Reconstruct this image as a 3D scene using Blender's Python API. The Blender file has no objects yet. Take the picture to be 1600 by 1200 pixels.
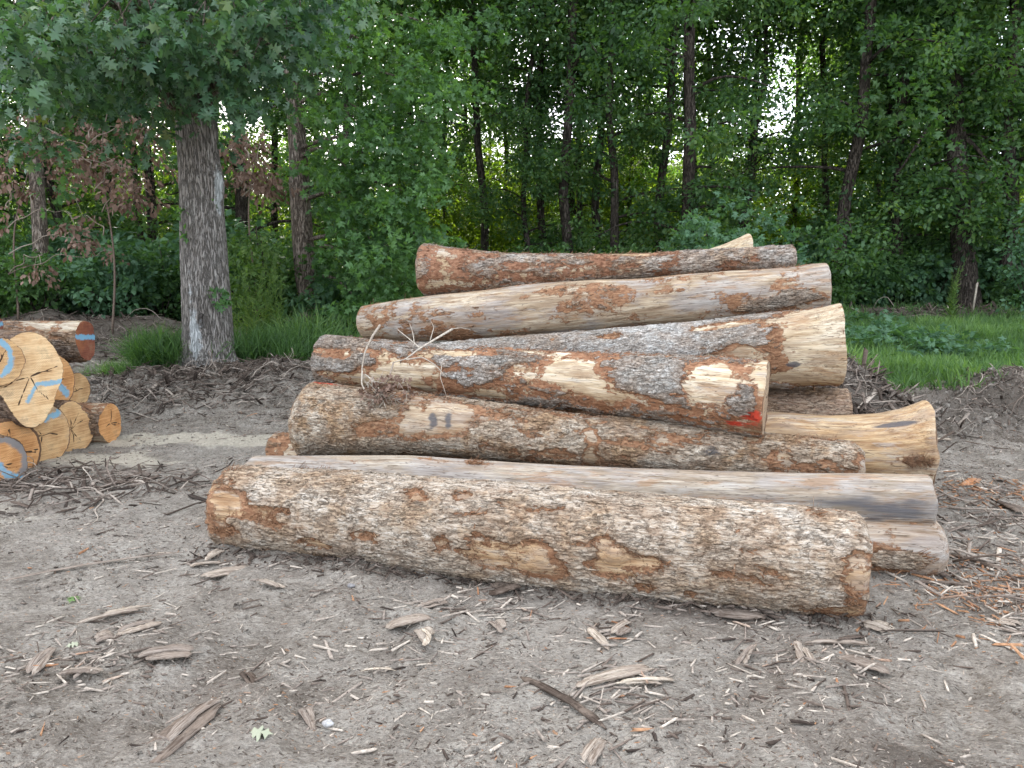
import bpy, math, random
import numpy as np
from mathutils import Matrix, Vector

sc = bpy.context.scene
COL = sc.collection
R = math.radians
PI = math.pi

# ------------------------------------------------------------------ camera
F = 1180.0                       # focal length in photograph pixels (1600 wide)
PITCH = R(8.2)
CAMH = 1.6
cd = bpy.data.cameras.new('camera')
cam = bpy.data.objects.new('camera', cd)
COL.objects.link(cam)
cam.location = (0, 0, CAMH)
cam.rotation_euler = (R(90) - PITCH, 0, 0)
cd.sensor_width = 36.0
cd.lens = F / 1600 * 36.0
cd.clip_start = 0.05
cd.clip_end = 2000
sc.camera = cam

# ------------------------------------------------------------------ sky, sun, exposure
SUN_EL, SUN_AZ = R(40), R(-28)    # azimuth measured from +Y towards -X
w = bpy.data.worlds.new('World')
sc.world = w
w.use_nodes = True
nt = w.node_tree
bg = nt.nodes['Background']
sky = nt.nodes.new('ShaderNodeTexSky')
sky.sky_type = 'NISHITA'
sky.sun_disc = False
sky.sun_elevation = SUN_EL
sky.sun_rotation = SUN_AZ
sky.air_density = 0.7
sky.dust_density = 4.0
sky.ozone_density = 1.0
veil = nt.nodes.new('ShaderNodeMix')          # thin white cloud veil over the whole sky
veil.data_type = 'RGBA'
veil.inputs[0].default_value = 0.54
veil.inputs[7].default_value = (5.05, 5.25, 5.3, 1)
nt.links.new(sky.outputs[0], veil.inputs[6])
nt.links.new(veil.outputs[2], bg.inputs['Color'])
bg.inputs['Strength'].default_value = 0.15
sl = bpy.data.lights.new('sun', 'SUN')
sl.energy = 2.2
sl.angle = R(0.6)
sl.color = (1.0, 0.94, 0.84)
so = bpy.data.objects.new('sun', sl)
COL.objects.link(so)
sdir = Vector((math.sin(SUN_AZ) * math.cos(SUN_EL), math.cos(SUN_AZ) * math.cos(SUN_EL), math.sin(SUN_EL)))
so.rotation_euler = sdir.to_track_quat('Z', 'Y').to_euler()
so.location = (0, 0, 40)
vs = sc.view_settings
vs.view_transform = 'Standard'
vs.look = 'None'
vs.gamma = 1.0
vs.exposure = 2.42
cy = sc.cycles
cy.max_bounces = 6
cy.diffuse_bounces = 3
cy.glossy_bounces = 2
cy.transmission_bounces = 4
cy.use_denoising = True
cy.caustics_reflective = False
cy.caustics_refractive = False

# ------------------------------------------------------------------ helpers
SP, CP = math.sin(PITCH), math.cos(PITCH)


def P(px, py, d):
    """point at depth d (m along the view axis) behind a photograph pixel"""
    u = (px - 800) / F
    v = (py - 600) / F
    return np.array((u * d, d * (CP - v * SP), CAMH - d * (SP + v * CP)))


def proj(V):
    q = V - np.array((0, 0, CAMH))
    d = q[:, 1] * CP - q[:, 2] * SP
    upc = q[:, 1] * SP + q[:, 2] * CP
    d = np.maximum(d, 1e-3)
    return 800 + F * q[:, 0] / d, 600 - F * upc / d, d


def _hash(ix, iy, iz, seed):
    h = (ix.astype(np.uint32) * np.uint32(374761393) + iy.astype(np.uint32) * np.uint32(668265263)
         + iz.astype(np.uint32) * np.uint32(2147483647) + np.uint32((seed * 1274126177) & 0xffffffff))
    h = (h ^ (h >> np.uint32(13))) * np.uint32(1274126177)
    h = h ^ (h >> np.uint32(16))
    h = h * np.uint32(2246822519)
    h = h ^ (h >> np.uint32(15))
    return (h & np.uint32(0xffffff)).astype(np.float32) / np.float32(0xffffff) * 2 - 1


def vn(p, seed=0):
    """value noise -1..1"""
    p = np.asarray(p, dtype=np.float32)
    i = np.floor(p).astype(np.int64)
    f = p - i
    f = f * f * (3 - 2 * f)
    i = i & 0xffffffff
    x0, y0, z0 = i[:, 0], i[:, 1], i[:, 2]
    x1, y1, z1 = (x0 + 1) & 0xffffffff, (y0 + 1) & 0xffffffff, (z0 + 1) & 0xffffffff
    fx, fy, fz = f[:, 0], f[:, 1], f[:, 2]

    def L(a, b, t):
        return a + (b - a) * t
    c = L(L(L(_hash(x0, y0, z0, seed), _hash(x1, y0, z0, seed), fx), L(_hash(x0, y1, z0, seed), _hash(x1, y1, z0, seed), fx), fy),
          L(L(_hash(x0, y0, z1, seed), _hash(x1, y0, z1, seed), fx), L(_hash(x0, y1, z1, seed), _hash(x1, y1, z1, seed), fx), fy), fz)
    return c


def fbm(p, seed=0, o=4, g=0.5):
    s, a, t = 0, 1.0, 0
    p = np.asarray(p, dtype=np.float32)
    for k in range(o):
        s = s + a * vn(p * (2.03 ** k) + k * 17.3, seed + k)
        t += a
        a *= g
    return s / t * 1.4


def smooth(a, b, x):
    t = np.clip((x - a) / (b - a), 0, 1)
    return t * t * (3 - 2 * t)


def mk(name, V, Fs, mat, parent=None, attrs=None, sm=False, link=True):
    V = np.ascontiguousarray(V, dtype=np.float32)
    me = bpy.data.meshes.new(name)
    me.vertices.add(len(V))
    me.vertices.foreach_set('co', V.ravel())
    Fs = [np.asarray(f, dtype=np.int32) for f in Fs if len(f)]
    nl = sum(f.size for f in Fs)
    nf = sum(len(f) for f in Fs)
    me.loops.add(nl)
    me.polygons.add(nf)
    me.loops.foreach_set('vertex_index', np.concatenate([f.ravel() for f in Fs]).astype(np.int32))
    tot = np.concatenate([np.full(len(f), f.shape[1], dtype=np.int32) for f in Fs])
    st = np.concatenate(([0], np.cumsum(tot)[:-1])).astype(np.int32)
    me.polygons.foreach_set('loop_start', st)
    if sm:
        me.polygons.foreach_set('use_smooth', np.ones(nf, dtype=bool))
    me.update(calc_edges=True)
    for k, a in (attrs or {}).items():
        at = me.attributes.new(k, 'FLOAT', 'POINT')
        at.data.foreach_set('value', np.ascontiguousarray(a, dtype=np.float32))
    me.materials.append(mat)
    o = bpy.data.objects.new(name, me)
    if link:
        COL.objects.link(o)
    if parent is not None:
        o.parent = parent
    return o


def tag(o, label, cat, group=None, kind=None):
    if label:
        o['label'] = label
    if cat:
        o['category'] = cat
    if group:
        o['group'] = group
    if kind:
        o['kind'] = kind
    return o


def thing(name, label, cat, loc=(0, 0, 0), rz=0.0, group=None):
    o = bpy.data.objects.new(name, None)
    o.empty_display_size = 0.1
    COL.objects.link(o)
    o.location = tuple(float(c) for c in loc)
    o.rotation_euler = (0, 0, rz)
    tag(o, label, cat, group)
    return o


def dup(root, loc, rz=0.0, s=1.0, label=None, group=None, tilt=(0, 0)):
    r = root.copy()
    COL.objects.link(r)
    r.location = tuple(float(c) for c in loc)
    r.rotation_euler = (tilt[0], tilt[1], rz)
    r.scale = (s, s, s)
    if label:
        r['label'] = label
    if group:
        r['group'] = group
    for ch in list(root.children):
        c = ch.copy()
        COL.objects.link(c)
        c.parent = r
        for g in ch.children:
            d = g.copy()
            COL.objects.link(d)
            d.parent = c
    return r


class Buf:
    """collects vertices and faces of one mesh"""
    def __init__(s):
        s.V, s.F, s.n, s.A = [], {}, 0, []

    def add(s, V, *Fs, a=0.5):
        V = np.asarray(V, dtype=np.float32).reshape(-1, 3)
        for f in Fs:
            f = np.asarray(f, dtype=np.int32)
            s.F.setdefault(f.shape[1], []).append(f + s.n)
        s.V.append(V)
        s.A.append(np.broadcast_to(np.asarray(a, dtype=np.float32), (len(V),)).copy())
        s.n += len(V)

    def tube(s, pts, rad, seg=8, a=0.5, nz=0.0, seed=0, cap=True):
        pts = np.asarray(pts, dtype=float)
        rad = np.broadcast_to(np.asarray(rad, dtype=float), (len(pts),))
        T = np.gradient(pts, axis=0)
        T /= np.linalg.norm(T, axis=1)[:, None] + 1e-9
        ref = np.array((0.13, 0.21, 1.0)) if abs(T[:, 2]).mean() < 0.8 else np.array((1.0, 0.1, 0.05))
        A = np.cross(T, ref)
        A /= np.linalg.norm(A, axis=1)[:, None]
        B = np.cross(T, A)
        th = np.arange(seg) / seg * 2 * PI
        V = pts[:, None, :] + rad[:, None, None] * (np.cos(th)[None, :, None] * A[:, None, :] + np.sin(th)[None, :, None] * B[:, None, :])
        V = V.reshape(-1, 3)
        if nz:
            c = np.repeat(pts, seg, axis=0)
            V = V + (V - c) * (nz * fbm(V * np.array((9, 9, 2.5)), seed, 3))[:, None]
        n = len(pts)
        i = np.arange(n - 1)[:, None] * seg
        j = np.arange(seg)[None, :]
        k = (j + 1) % seg
        Fq = np.stack([i + j, i + k, i + seg + k, i + seg + j], axis=-1).reshape(-1, 4)
        s.add(V, Fq, a=a)
        if cap and seg <= 12:
            s.F.setdefault(seg, []).append((np.arange(seg)[None, :] + s.n - seg).astype(np.int32))
            s.F.setdefault(seg, []).append((np.arange(seg)[None, ::-1] + s.n - len(V)).astype(np.int32))

    def build(s, name, mat, parent=None, sm=False, link=True):
        return mk(name, np.concatenate(s.V), [np.concatenate(f) for f in s.F.values()], mat, parent,
                  {'tint': np.concatenate(s.A)}, sm, link)


# ------------------------------------------------------------------ node helpers
class NB:
    def __init__(s, name):
        s.m = bpy.data.materials.new(name)
        s.m.use_nodes = True
        s.t = s.m.node_tree
        s.t.nodes.clear()
        s.out = s.t.nodes.new('ShaderNodeOutputMaterial')

    def put(s, sock, v):
        if isinstance(v, bpy.types.NodeSocket):
            s.t.links.new(v, sock)
        elif isinstance(v, (tuple, list)) and len(v) == 3 and sock.type == 'RGBA':
            sock.default_value = (*v, 1)
        else:
            sock.default_value = v

    def n(s, typ, ins=None, **props):
        x = s.t.nodes.new(typ)
        for k, v in props.items():
            setattr(x, k, v)
        for k, v in (ins or {}).items():
            s.put(x.inputs[k], v)
        return x

    def math(s, op, a, b=0.0, c=None, clamp=False):
        ins = {0: a, 1: b}
        if c is not None:
            ins[2] = c
        return s.n('ShaderNodeMath', ins, operation=op, use_clamp=clamp).outputs[0]

    def mix(s, f, a, b, blend='MIX'):
        return s.n('ShaderNodeMix', {0: f, 6: a, 7: b}, data_type='RGBA', blend_type=blend).outputs[2]

    def ramp(s, f, stops, interp='LINEAR'):
        x = s.n('ShaderNodeValToRGB', {0: f})
        cr = x.color_ramp
        cr.interpolation = interp
        while len(cr.elements) < len(stops):
            cr.elements.new(0.5)
        for e, (p, c) in zip(cr.elements, stops):
            e.position = p
            e.color = (*c, 1) if isinstance(c, tuple) else (c, c, c, 1)
        return x.outputs[0]

    def ss(s, f, a, b):
        return s.n('ShaderNodeMapRange', {0: f, 1: a, 2: b, 3: 0.0, 4: 1.0}, interpolation_type='SMOOTHSTEP').outputs[0]

    def noise(s, vec, scale, detail=4.0, rough=0.55, dist=0.0):
        return s.n('ShaderNodeTexNoise', {'Vector': vec, 'Scale': scale, 'Detail': detail, 'Roughness': rough, 'Distortion': dist}).outputs[0]

    def vmul(s, v, k):
        return s.n('ShaderNodeVectorMath', {0: v, 1: k}, operation='MULTIPLY').outputs[0]

    def vadd(s, v, k):
        return s.n('ShaderNodeVectorMath', {0: v, 1: k}, operation='ADD').outputs[0]

    def obj(s):
        return s.n('ShaderNodeTexCoord').outputs['Object']

    def attr(s, name):
        return s.n('ShaderNodeAttribute', attribute_name=name).outputs['Fac']

    def vor(s, vec, scale, feature='F1', out=0, rnd=1.0):
        return s.n('ShaderNodeTexVoronoi', {'Vector': vec, 'Scale': scale, 'Randomness': rnd}, feature=feature).outputs[out]

    def bump(s, h, strength=0.5, dist=0.01, normal=None):
        ins = {'Height': h, 'Strength': strength, 'Distance': dist}
        if normal is not None:
            ins['Normal'] = normal
        return s.n('ShaderNodeBump', ins).outputs[0]

    def surf(s, color, rough=0.85, normal=None, spec=0.25):
        ins = {'Base Color': color, 'Roughness': rough, 'Specular IOR Level': spec}
        if normal is not None:
            ins['Normal'] = normal
        b = s.n('ShaderNodeBsdfPrincipled', ins)
        s.t.links.new(b.outputs[0], s.out.inputs[0])
        return s.m


# ------------------------------------------------------------------ materials
def mat_log(name, bark=((0.13, 0.09, 0.065), (0.33, 0.25, 0.185), (0.56, 0.49, 0.42)), wood=((0.25, 0.16, 0.09), (0.48, 0.355, 0.225), (0.65, 0.55, 0.41)),
            grey=0.3, plate=(9.0, 34.0), red=(0.18, 0.072, 0.036), redw=0.13, dirt=0.35, seed=0.0, crack=0.62, blocky=0.25, paint=(0.48, 0.055, 0.03)):
    b = NB(name)
    o = b.vadd(b.obj(), (seed * 3.1, seed * 1.7, seed))
    n1 = b.noise(o, 2.2, 3)
    n2 = b.noise(o, 9.0, 5, 0.6)
    # grain running along the log (x)
    g1 = b.noise(b.vmul(o, (2.6, 34.0, 34.0)), 1.0, 7, 0.62, 0.4)
    g2 = b.noise(b.vmul(o, (7.0, 110.0, 110.0)), 1.0, 5, 0.65)
    g3 = b.noise(b.vmul(o, (1.1, 8.0, 8.0)), 1.0, 5, 0.6, 0.6)
    # bark: furrows come from the modelled relief, finer flakes from layered noise
    wn = b.n('ShaderNodeTexNoise', {'Vector': o, 'Scale': 9.0, 'Detail': 5.0, 'Roughness': 0.65}).outputs[1]
    wv = b.vadd(o, b.vmul(wn, (0.10, 0.03, 0.03)))
    pv = b.vmul(wv, (plate[0], plate[1], plate[1]))
    na = b.noise(pv, 1.0, 5, 0.6)
    saw_ = b.math('FRACT', b.math('MULTIPLY', na, 7.0))
    ridge = b.math('ABSOLUTE', b.math('SUBTRACT', b.noise(b.vadd(pv, (5.0, 3.0, 1.0)), 1.0, 5, 0.6), 0.5))
    ed = b.vor(b.vmul(pv, (1.1, 0.9, 0.9)), 1.0, 'DISTANCE_TO_EDGE')
    crv = b.ss(b.math('ADD', ed, b.math('MULTIPLY', b.math('SUBTRACT', g2, 0.5), 0.3)), -0.02, 0.14)
    cr = b.math('MULTIPLY', b.ss(ridge, 0.003, 0.026), b.math('ADD', 1.0 - blocky, b.math('MULTIPLY', crv, blocky)))
    cr = b.math('MULTIPLY', cr, b.math('SUBTRACT', 1.0, b.math('MULTIPLY', b.attr('furrow'), 0.8)))
    fl = b.noise(b.vmul(wv, (14.0, 75.0, 75.0)), 1.0, 7, 0.72)
    tone = b.math('ADD', b.math('MULTIPLY', fl, 0.85), b.math('ADD', b.math('MULTIPLY', saw_, 0.10), b.math('MULTIPLY', b.math('SUBTRACT', n1, 0.5), 0.5)))
    barkc = b.ramp(tone, [(0.30, bark[0]), (0.44, bark[1]), (0.60, bark[2]), (0.75, tuple(min(1, c * 1.2) for c in bark[2]))])
    under = b.math('MULTIPLY', b.ss(b.noise(o, 4.0, 6, 0.7), 0.47, 0.60), b.math('MINIMUM', 1.0, dirt * 1.5))
    barkc = b.mix(under, barkc, b.mix(b.ss(fl, 0.3, 0.7), (0.15, 0.07, 0.035), (0.56, 0.36, 0.19)))
    barkc = b.mix(b.math('MULTIPLY', b.ss(b.noise(b.vmul(o, (1.0, 2.4, 2.4)), 2.6, 5, 0.7), 0.5, 0.6), dirt * 0.55), barkc, b.mix(b.ss(fl, 0.35, 0.65), (0.22, 0.12, 0.06), (0.60, 0.45, 0.29)))
    barkc = b.mix(b.math('MULTIPLY', b.ss(n2, 0.55, 0.68), dirt), barkc, (0.17, 0.10, 0.06))
    barkc = b.mix(b.math('MULTIPLY', b.math('SUBTRACT', 1.0, cr), crack), barkc, tuple(c * 0.45 for c in bark[0]))
    # bare wood
    wt = b.math('ADD', b.math('MULTIPLY', g1, 0.6), b.math('MULTIPLY', g3, 0.42))
    woodc = b.ramp(wt, [(0.38, wood[0]), (0.50, wood[1]), (0.62, wood[2])])
    woodc = b.mix(b.math('MULTIPLY', b.ss(b.noise(b.vmul(o, (1.7, 5.0, 5.0)), 1.0, 5, 0.65), 0.44, 0.58), grey), woodc, b.mix(g1, (0.16, 0.145, 0.14), (0.46, 0.44, 0.44)))
    woodc = b.mix(b.math('MULTIPLY', b.ss(b.noise(b.vmul(o, (2.4, 10.0, 10.0)), 1.0, 6, 0.7), 0.53, 0.62), 0.6), woodc, b.mix(g2, (0.16, 0.075, 0.035), (0.42, 0.25, 0.13)))
    woodc = b.mix(b.math('MULTIPLY', b.ss(g2, 0.52, 0.40), 0.38), woodc, b.mix(1.0, woodc, (0.45, 0.38, 0.32), 'MULTIPLY'))
    ck = b.math('ABSOLUTE', b.math('SUBTRACT', b.noise(b.vmul(o, (1.5, 22.0, 22.0)), 1.0, 3, 0.5), 0.5))
    woodc = b.mix(b.math('MULTIPLY', b.ss(ck, 0.010, 0.003), 0.6), woodc, (0.07, 0.045, 0.03))
    woodc = b.mix(b.math('MULTIPLY', b.ss(g1, 0.56, 0.70), 0.55), woodc, (0.23, 0.115, 0.05))
    woodc = b.mix(b.math('MULTIPLY', b.ss(g2, 0.60, 0.75), 0.6), woodc, (0.10, 0.065, 0.04))
    smear = b.noise(b.vmul(o, (0.9, 6.5, 6.5)), 1.6, 7, 0.72, 0.5)
    woodc = b.mix(b.math('MULTIPLY', b.ss(smear, 0.50, 0.62), 0.62), woodc, b.mix(g1, (0.13, 0.085, 0.055), (0.37, 0.27, 0.18)))
    woodc = b.mix(b.math('MULTIPLY', b.ss(smear, 0.46, 0.36), 0.45), woodc, b.mix(g2, (0.22, 0.20, 0.185), (0.56, 0.54, 0.50)))
    ck2 = b.math('ABSOLUTE', b.math('SUBTRACT', b.noise(b.vmul(o, (3.2, 60.0, 60.0)), 1.0, 2, 0.5), 0.5))
    woodc = b.mix(b.math('MULTIPLY', b.ss(ck2, 0.016, 0.004), b.math('MULTIPLY', b.ss(g3, 0.42, 0.55), 0.75)), woodc, (0.07, 0.05, 0.035))
    # torn inner bark
    redc = b.ramp(b.noise(b.vmul(o, (26.0, 70.0, 70.0)), 1.0, 7, 0.75), [(0.34, tuple(c * 0.3 for c in red)), (0.47, red), (0.56, (red[0] * 1.5, red[1] * 2.0, red[2] * 2.2)), (0.70, (0.46, 0.29, 0.17))])
    pe = b.attr('peel')
    jag = b.math('ADD', b.math('MULTIPLY', b.math('SUBTRACT', b.noise(b.vmul(o, (26.0, 44.0, 44.0)), 1.0, 5, 0.65), 0.5), 0.75), b.math('MULTIPLY', b.math('SUBTRACT', g1, 0.5), 0.3))
    f = b.math('ADD', pe, jag)
    rw = b.math('MULTIPLY', b.ss(b.noise(o, 6.0, 5, 0.7), 0.38, 0.66), redw * 3.2)
    isred = b.ss(f, -0.06, 0.02)
    iswood = b.ss(b.math('SUBTRACT', f, rw), -0.04, 0.16)
    c = b.mix(isred, barkc, redc)
    c = b.mix(iswood, c, woodc)
    # rusty smears round the torn places
    halo = b.math('MULTIPLY', b.ss(b.math('ADD', pe, b.math('MULTIPLY', b.math('SUBTRACT', n2, 0.5), 1.2)), -0.50, -0.05), b.math('SUBTRACT', 1.0, iswood))
    c = b.mix(b.math('MULTIPLY', halo, 0.32), c, b.mix(b.ss(fl, 0.3, 0.65), (0.13, 0.065, 0.035), (0.42, 0.26, 0.15)))
    # mud dried on
    mud = b.ss(b.noise(o, 5.0, 6, 0.65), 0.55, 0.72)
    c = b.mix(b.math('MULTIPLY', mud, dirt * 0.8), c, (0.25, 0.18, 0.13))
    st = b.attr('stain')
    c = b.mix(b.math('MULTIPLY', b.ss(b.math('ADD', st, b.math('MULTIPLY', b.math('SUBTRACT', g1, 0.5), 0.9)), 0.25, 0.6), 0.85), c, (0.075, 0.075, 0.085))
    pa = b.attr('paint')
    c = b.mix(b.ss(b.math('ADD', pa, b.math('MULTIPLY', b.math('SUBTRACT', fl, 0.5), 2.2)), 0.30, 0.85), c, paint)
    nb = b.math('SUBTRACT', 1.0, isred)
    h = b.math('ADD', b.math('MULTIPLY', nb, b.math('ADD', b.math('MULTIPLY', cr, 0.7), b.math('ADD', b.math('MULTIPLY', fl, 1.0), b.math('MULTIPLY', saw_, 0.45)))),
               b.math('ADD', b.math('MULTIPLY', g1, 0.5), b.math('MULTIPLY', g2, 0.4)))
    h = b.math('ADD', h, b.math('MULTIPLY', b.math('SUBTRACT', 1.0, iswood), 0.5))
    return b.surf(c, 0.82, b.bump(h, 0.9, 0.012), 0.2)


def mat_end(name, c0, c1, paint=(0.15, 0.38, 0.54)):
    b = NB(name)
    o = b.obj()
    sx = b.n('ShaderNodeSeparateXYZ', {0: o})
    wob = b.noise(o, 5.0, 3)
    yz = b.n('ShaderNodeCombineXYZ', {0: 0.0, 1: sx.outputs[1], 2: sx.outputs[2]}).outputs[0]
    r = b.n('ShaderNodeVectorMath', {0: yz}, operation='LENGTH').outputs[1]
    rr = b.math('ADD', r, b.math('MULTIPLY', wob, 0.04))
    ring = b.n('ShaderNodeTexWave', {'Vector': b.n('ShaderNodeCombineXYZ', {0: rr}).outputs[0], 'Scale': 28.0, 'Distortion': 1.2, 'Detail': 3.0}).outputs[1]
    n = b.noise(o, 7.0, 6, 0.6)
    saw = b.noise(b.vmul(o, (1.0, 4.0, 90.0)), 1.0, 3)
    big = b.noise(o, 2.6, 4, 0.6)
    c = b.mix(b.ss(b.math('ADD', b.math('MULTIPLY', n, 0.6), b.math('MULTIPLY', big, 0.4)), 0.38, 0.60), c0, c1)
    c = b.mix(b.math('MULTIPLY', b.ss(big, 0.5, 0.66), 0.5), c, (0.40, 0.16, 0.05))
    c = b.mix(b.math('MULTIPLY', b.ss(b.noise(o, 7.0, 6, 0.7), 0.50, 0.66), 0.6), c, (0.25, 0.17, 0.10))
    c = b.mix(b.math('MULTIPLY', ring, 0.5), c, tuple(k * 0.6 for k in c0))
    c = b.mix(b.math('MULTIPLY', b.ss(saw, 0.4, 0.62), 0.35), c, tuple(min(1, k * 1.25) for k in c1))
    c = b.mix(b.ss(b.math('ADD', b.attr('crack'), b.math('MULTIPLY', b.math('SUBTRACT', n, 0.5), 0.3)), 0.45, 0.7), c, (0.06, 0.035, 0.02))
    c = b.mix(b.ss(b.math('ADD', b.attr('stain'), b.math('MULTIPLY', b.math('SUBTRACT', n, 0.5), 1.2)), 0.3, 0.7), c, (0.20, 0.18, 0.17))
    pn = b.noise(o, 45.0, 4, 0.7)
    c = b.mix(b.math('MULTIPLY', b.ss(b.math('ADD', b.attr('paint'), b.math('MULTIPLY', b.math('SUBTRACT', pn, 0.5), 1.5)), 0.25, 0.75), 0.8), c, paint)
    c = b.mix(b.ss(b.attr('rim'), 0.3, 0.6), c, (0.13, 0.075, 0.045))
    return b.surf(c, 0.8, b.bump(b.math('ADD', saw, b.math('MULTIPLY', n, 0.5)), 0.35, 0.006), 0.2)


def mat_leaf(name, cols, trans=0.32, rough=0.5, tcol=None, spec=0.35):
    b = NB(name)
    t = b.attr('tint')
    n = b.noise(b.n('ShaderNodeNewGeometry').outputs['Position'], 0.55, 2)
    v = b.math('ADD', b.math('MULTIPLY', t, 0.75), b.math('MULTIPLY', b.math('SUBTRACT', n, 0.5), 0.7))
    k = len(cols) - 1
    c = b.ramp(v, [(0.06 + 0.80 * i / k, cc) for i, cc in enumerate(cols)])
    p = b.n('ShaderNodeBsdfPrincipled', {'Base Color': c, 'Roughness': rough, 'Specular IOR Level': spec})
    tc = b.mix(1.0, c, tcol or (1.9, 2.0, 0.55), 'MULTIPLY')
    tr = b.n('ShaderNodeBsdfTranslucent', {'Color': tc})
    mx = b.n('ShaderNodeMixShader', {0: trans, 1: p.outputs[0], 2: tr.outputs[0]})
    b.t.links.new(mx.outputs[0], b.out.inputs[0])
    return b.m


def mat_trunk(name, c0, c1, c2, sc_=(24, 24, 3.2), patch=None):
    b = NB(name)
    o = b.obj()
    wn = b.n('ShaderNodeTexNoise', {'Vector': o, 'Scale': 5.0, 'Detail': 4.0}).outputs[1]
    v = b.vadd(b.vmul(o, sc_), b.vmul(wn, (0.8, 0.8, 0.5)))
    rdg = b.math('ABSOLUTE', b.math('SUBTRACT', b.noise(v, 1.0, 5, 0.6), 0.5))
    cr = b.ss(rdg, 0.0, 0.075)
    n = b.noise(b.vmul(o, (30, 30, 8)), 1.0, 6, 0.65)
    big = b.noise(o, 1.6, 4)
    c = b.ramp(b.math('ADD', b.math('MULTIPLY', n, 0.75), b.math('MULTIPLY', big, 0.3)), [(0.38, c0), (0.53, c1), (0.66, c2)])
    c = b.mix(b.math('MULTIPLY', b.math('SUBTRACT', 1.0, cr), 0.75), c, tuple(k * 0.4 for k in c0))
    if patch:
        f = b.ss(b.math('ADD', b.attr('tint'), b.math('MULTIPLY', b.math('SUBTRACT', b.noise(o, 11.0, 5, 0.6), 0.5), 1.1)), 0.55, 0.8)
        c = b.mix(b.math('MULTIPLY', f, 0.8), c, patch)
    h = b.math('ADD', cr, b.math('MULTIPLY', n, 0.6))
    return b.surf(c, 0.9, b.bump(h, 1.0, 0.02), 0.15)


def mat_tint(name, stops, rough=0.9, ns=60.0, bumpd=0.003, spec=0.15, trans=0.0):
    b = NB(name)
    t = b.attr('tint')
    o = b.obj()
    n = b.noise(o, ns, 4, 0.65)
    c = b.ramp(t, stops)
    c = b.mix(b.ss(n, 0.35, 0.7), b.mix(1.0, c, (0.72, 0.7, 0.7), 'MULTIPLY'), b.mix(1.0, c, (1.2, 1.2, 1.2), 'MULTIPLY'))
    return b.surf(c, rough, b.bump(n, 0.6, bumpd), spec)


def mat_ground():
    b = NB('soil')
    o = b.n('ShaderNodeNewGeometry').outputs['Position']
    n0 = b.noise(o, 0.55, 4)
    n1 = b.noise(o, 3.0, 6, 0.62)
    n2 = b.noise(o, 22.0, 6, 0.7)
    n3 = b.noise(o, 95.0, 4, 0.7)
    base = b.ramp(b.math('ADD', b.math('MULTIPLY', n1, 0.55), b.math('MULTIPLY', n2, 0.45)),
                  [(0.34, (0.13, 0.108, 0.088)), (0.46, (0.245, 0.212, 0.178)), (0.56, (0.36, 0.322, 0.278)), (0.68, (0.50, 0.455, 0.40))])
    base = b.mix(b.math('MULTIPLY', b.ss(n0, 0.42, 0.60), 0.6), base, b.mix(n2, (0.34, 0.30, 0.26), (0.47, 0.43, 0.375)))
    base = b.mix(b.math('MULTIPLY', b.ss(b.noise(o, 1.3, 5, 0.65), 0.52, 0.66), 0.5), base, (0.15, 0.12, 0.098))
    fb = b.noise(b.vadd(b.vmul(o, (38.0, 120.0, 60.0)), b.vmul(b.n('ShaderNodeTexNoise', {'Vector': o, 'Scale': 2.0, 'Detail': 6.0, 'Roughness': 0.7}).outputs[1], (16.0, 26.0, 0.0))), 1.0, 4, 0.7)
    base = b.mix(b.math('MULTIPLY', b.ss(fb, 0.50, 0.42), 0.40), base, (0.09, 0.07, 0.056))
    base = b.mix(b.math('MULTIPLY', b.ss(fb, 0.57, 0.64), 0.6), base, (0.50, 0.45, 0.38))
    # litter flecks
    wv = b.vadd(o, b.vmul(b.n('ShaderNodeTexNoise', {'Vector': o, 'Scale': 9.0, 'Detail': 3.0}).outputs[1], (0.12, 0.12, 0.12)))
    v1 = b.n('ShaderNodeTexVoronoi', {'Vector': b.vmul(wv, (1.0, 2.4, 1.0)), 'Scale': 48.0}, feature='F1')
    rv = b.n('ShaderNodeSeparateColor', {0: v1.outputs[1]})
    fm = b.math('MULTIPLY', b.ss(v1.outputs[0], 0.46, 0.30), b.ss(rv.outputs[0], 0.5, 0.56))
    fc = b.ramp(rv.outputs[1], [(0.0, (0.05, 0.035, 0.028)), (0.3, (0.12, 0.085, 0.06)), (0.55, (0.30, 0.26, 0.22)), (0.85, (0.46, 0.40, 0.34)), (1.0, (0.42, 0.22, 0.11))])
    base = b.mix(b.math('MULTIPLY', fm, 0.75), base, fc)
    moist = b.ss(b.math('ADD', b.attr('dark'), b.math('MULTIPLY', b.math('SUBTRACT', n1, 0.5), 0.8)), 0.35, 0.75)
    base = b.mix(b.math('MULTIPLY', moist, 0.68), base, (0.085, 0.066, 0.053))
    saw = b.ss(b.math('ADD', b.attr('saw'), b.math('MULTIPLY', b.math('SUBTRACT', n1, 0.5), 1.3)), 0.4, 0.75)
    base = b.mix(b.math('MULTIPLY', saw, 0.8), base, b.mix(n2, (0.46, 0.40, 0.31), (0.78, 0.70, 0.58)))
    gr = b.attr('turf')
    base = b.mix(b.ss(gr, 0.3, 0.7), base, b.mix(n2, (0.03, 0.045, 0.018), (0.07, 0.09, 0.035)))
    h = b.math('ADD', b.math('ADD', b.math('ADD', b.math('MULTIPLY', n2, 0.9), b.math('MULTIPLY', fb, 0.5)), b.math('MULTIPLY', n3, 0.35)), b.math('MULTIPLY', fm, 0.25))
    return b.surf(base, 0.95, b.bump(h, 1.0, 0.035), 0.12)


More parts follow.
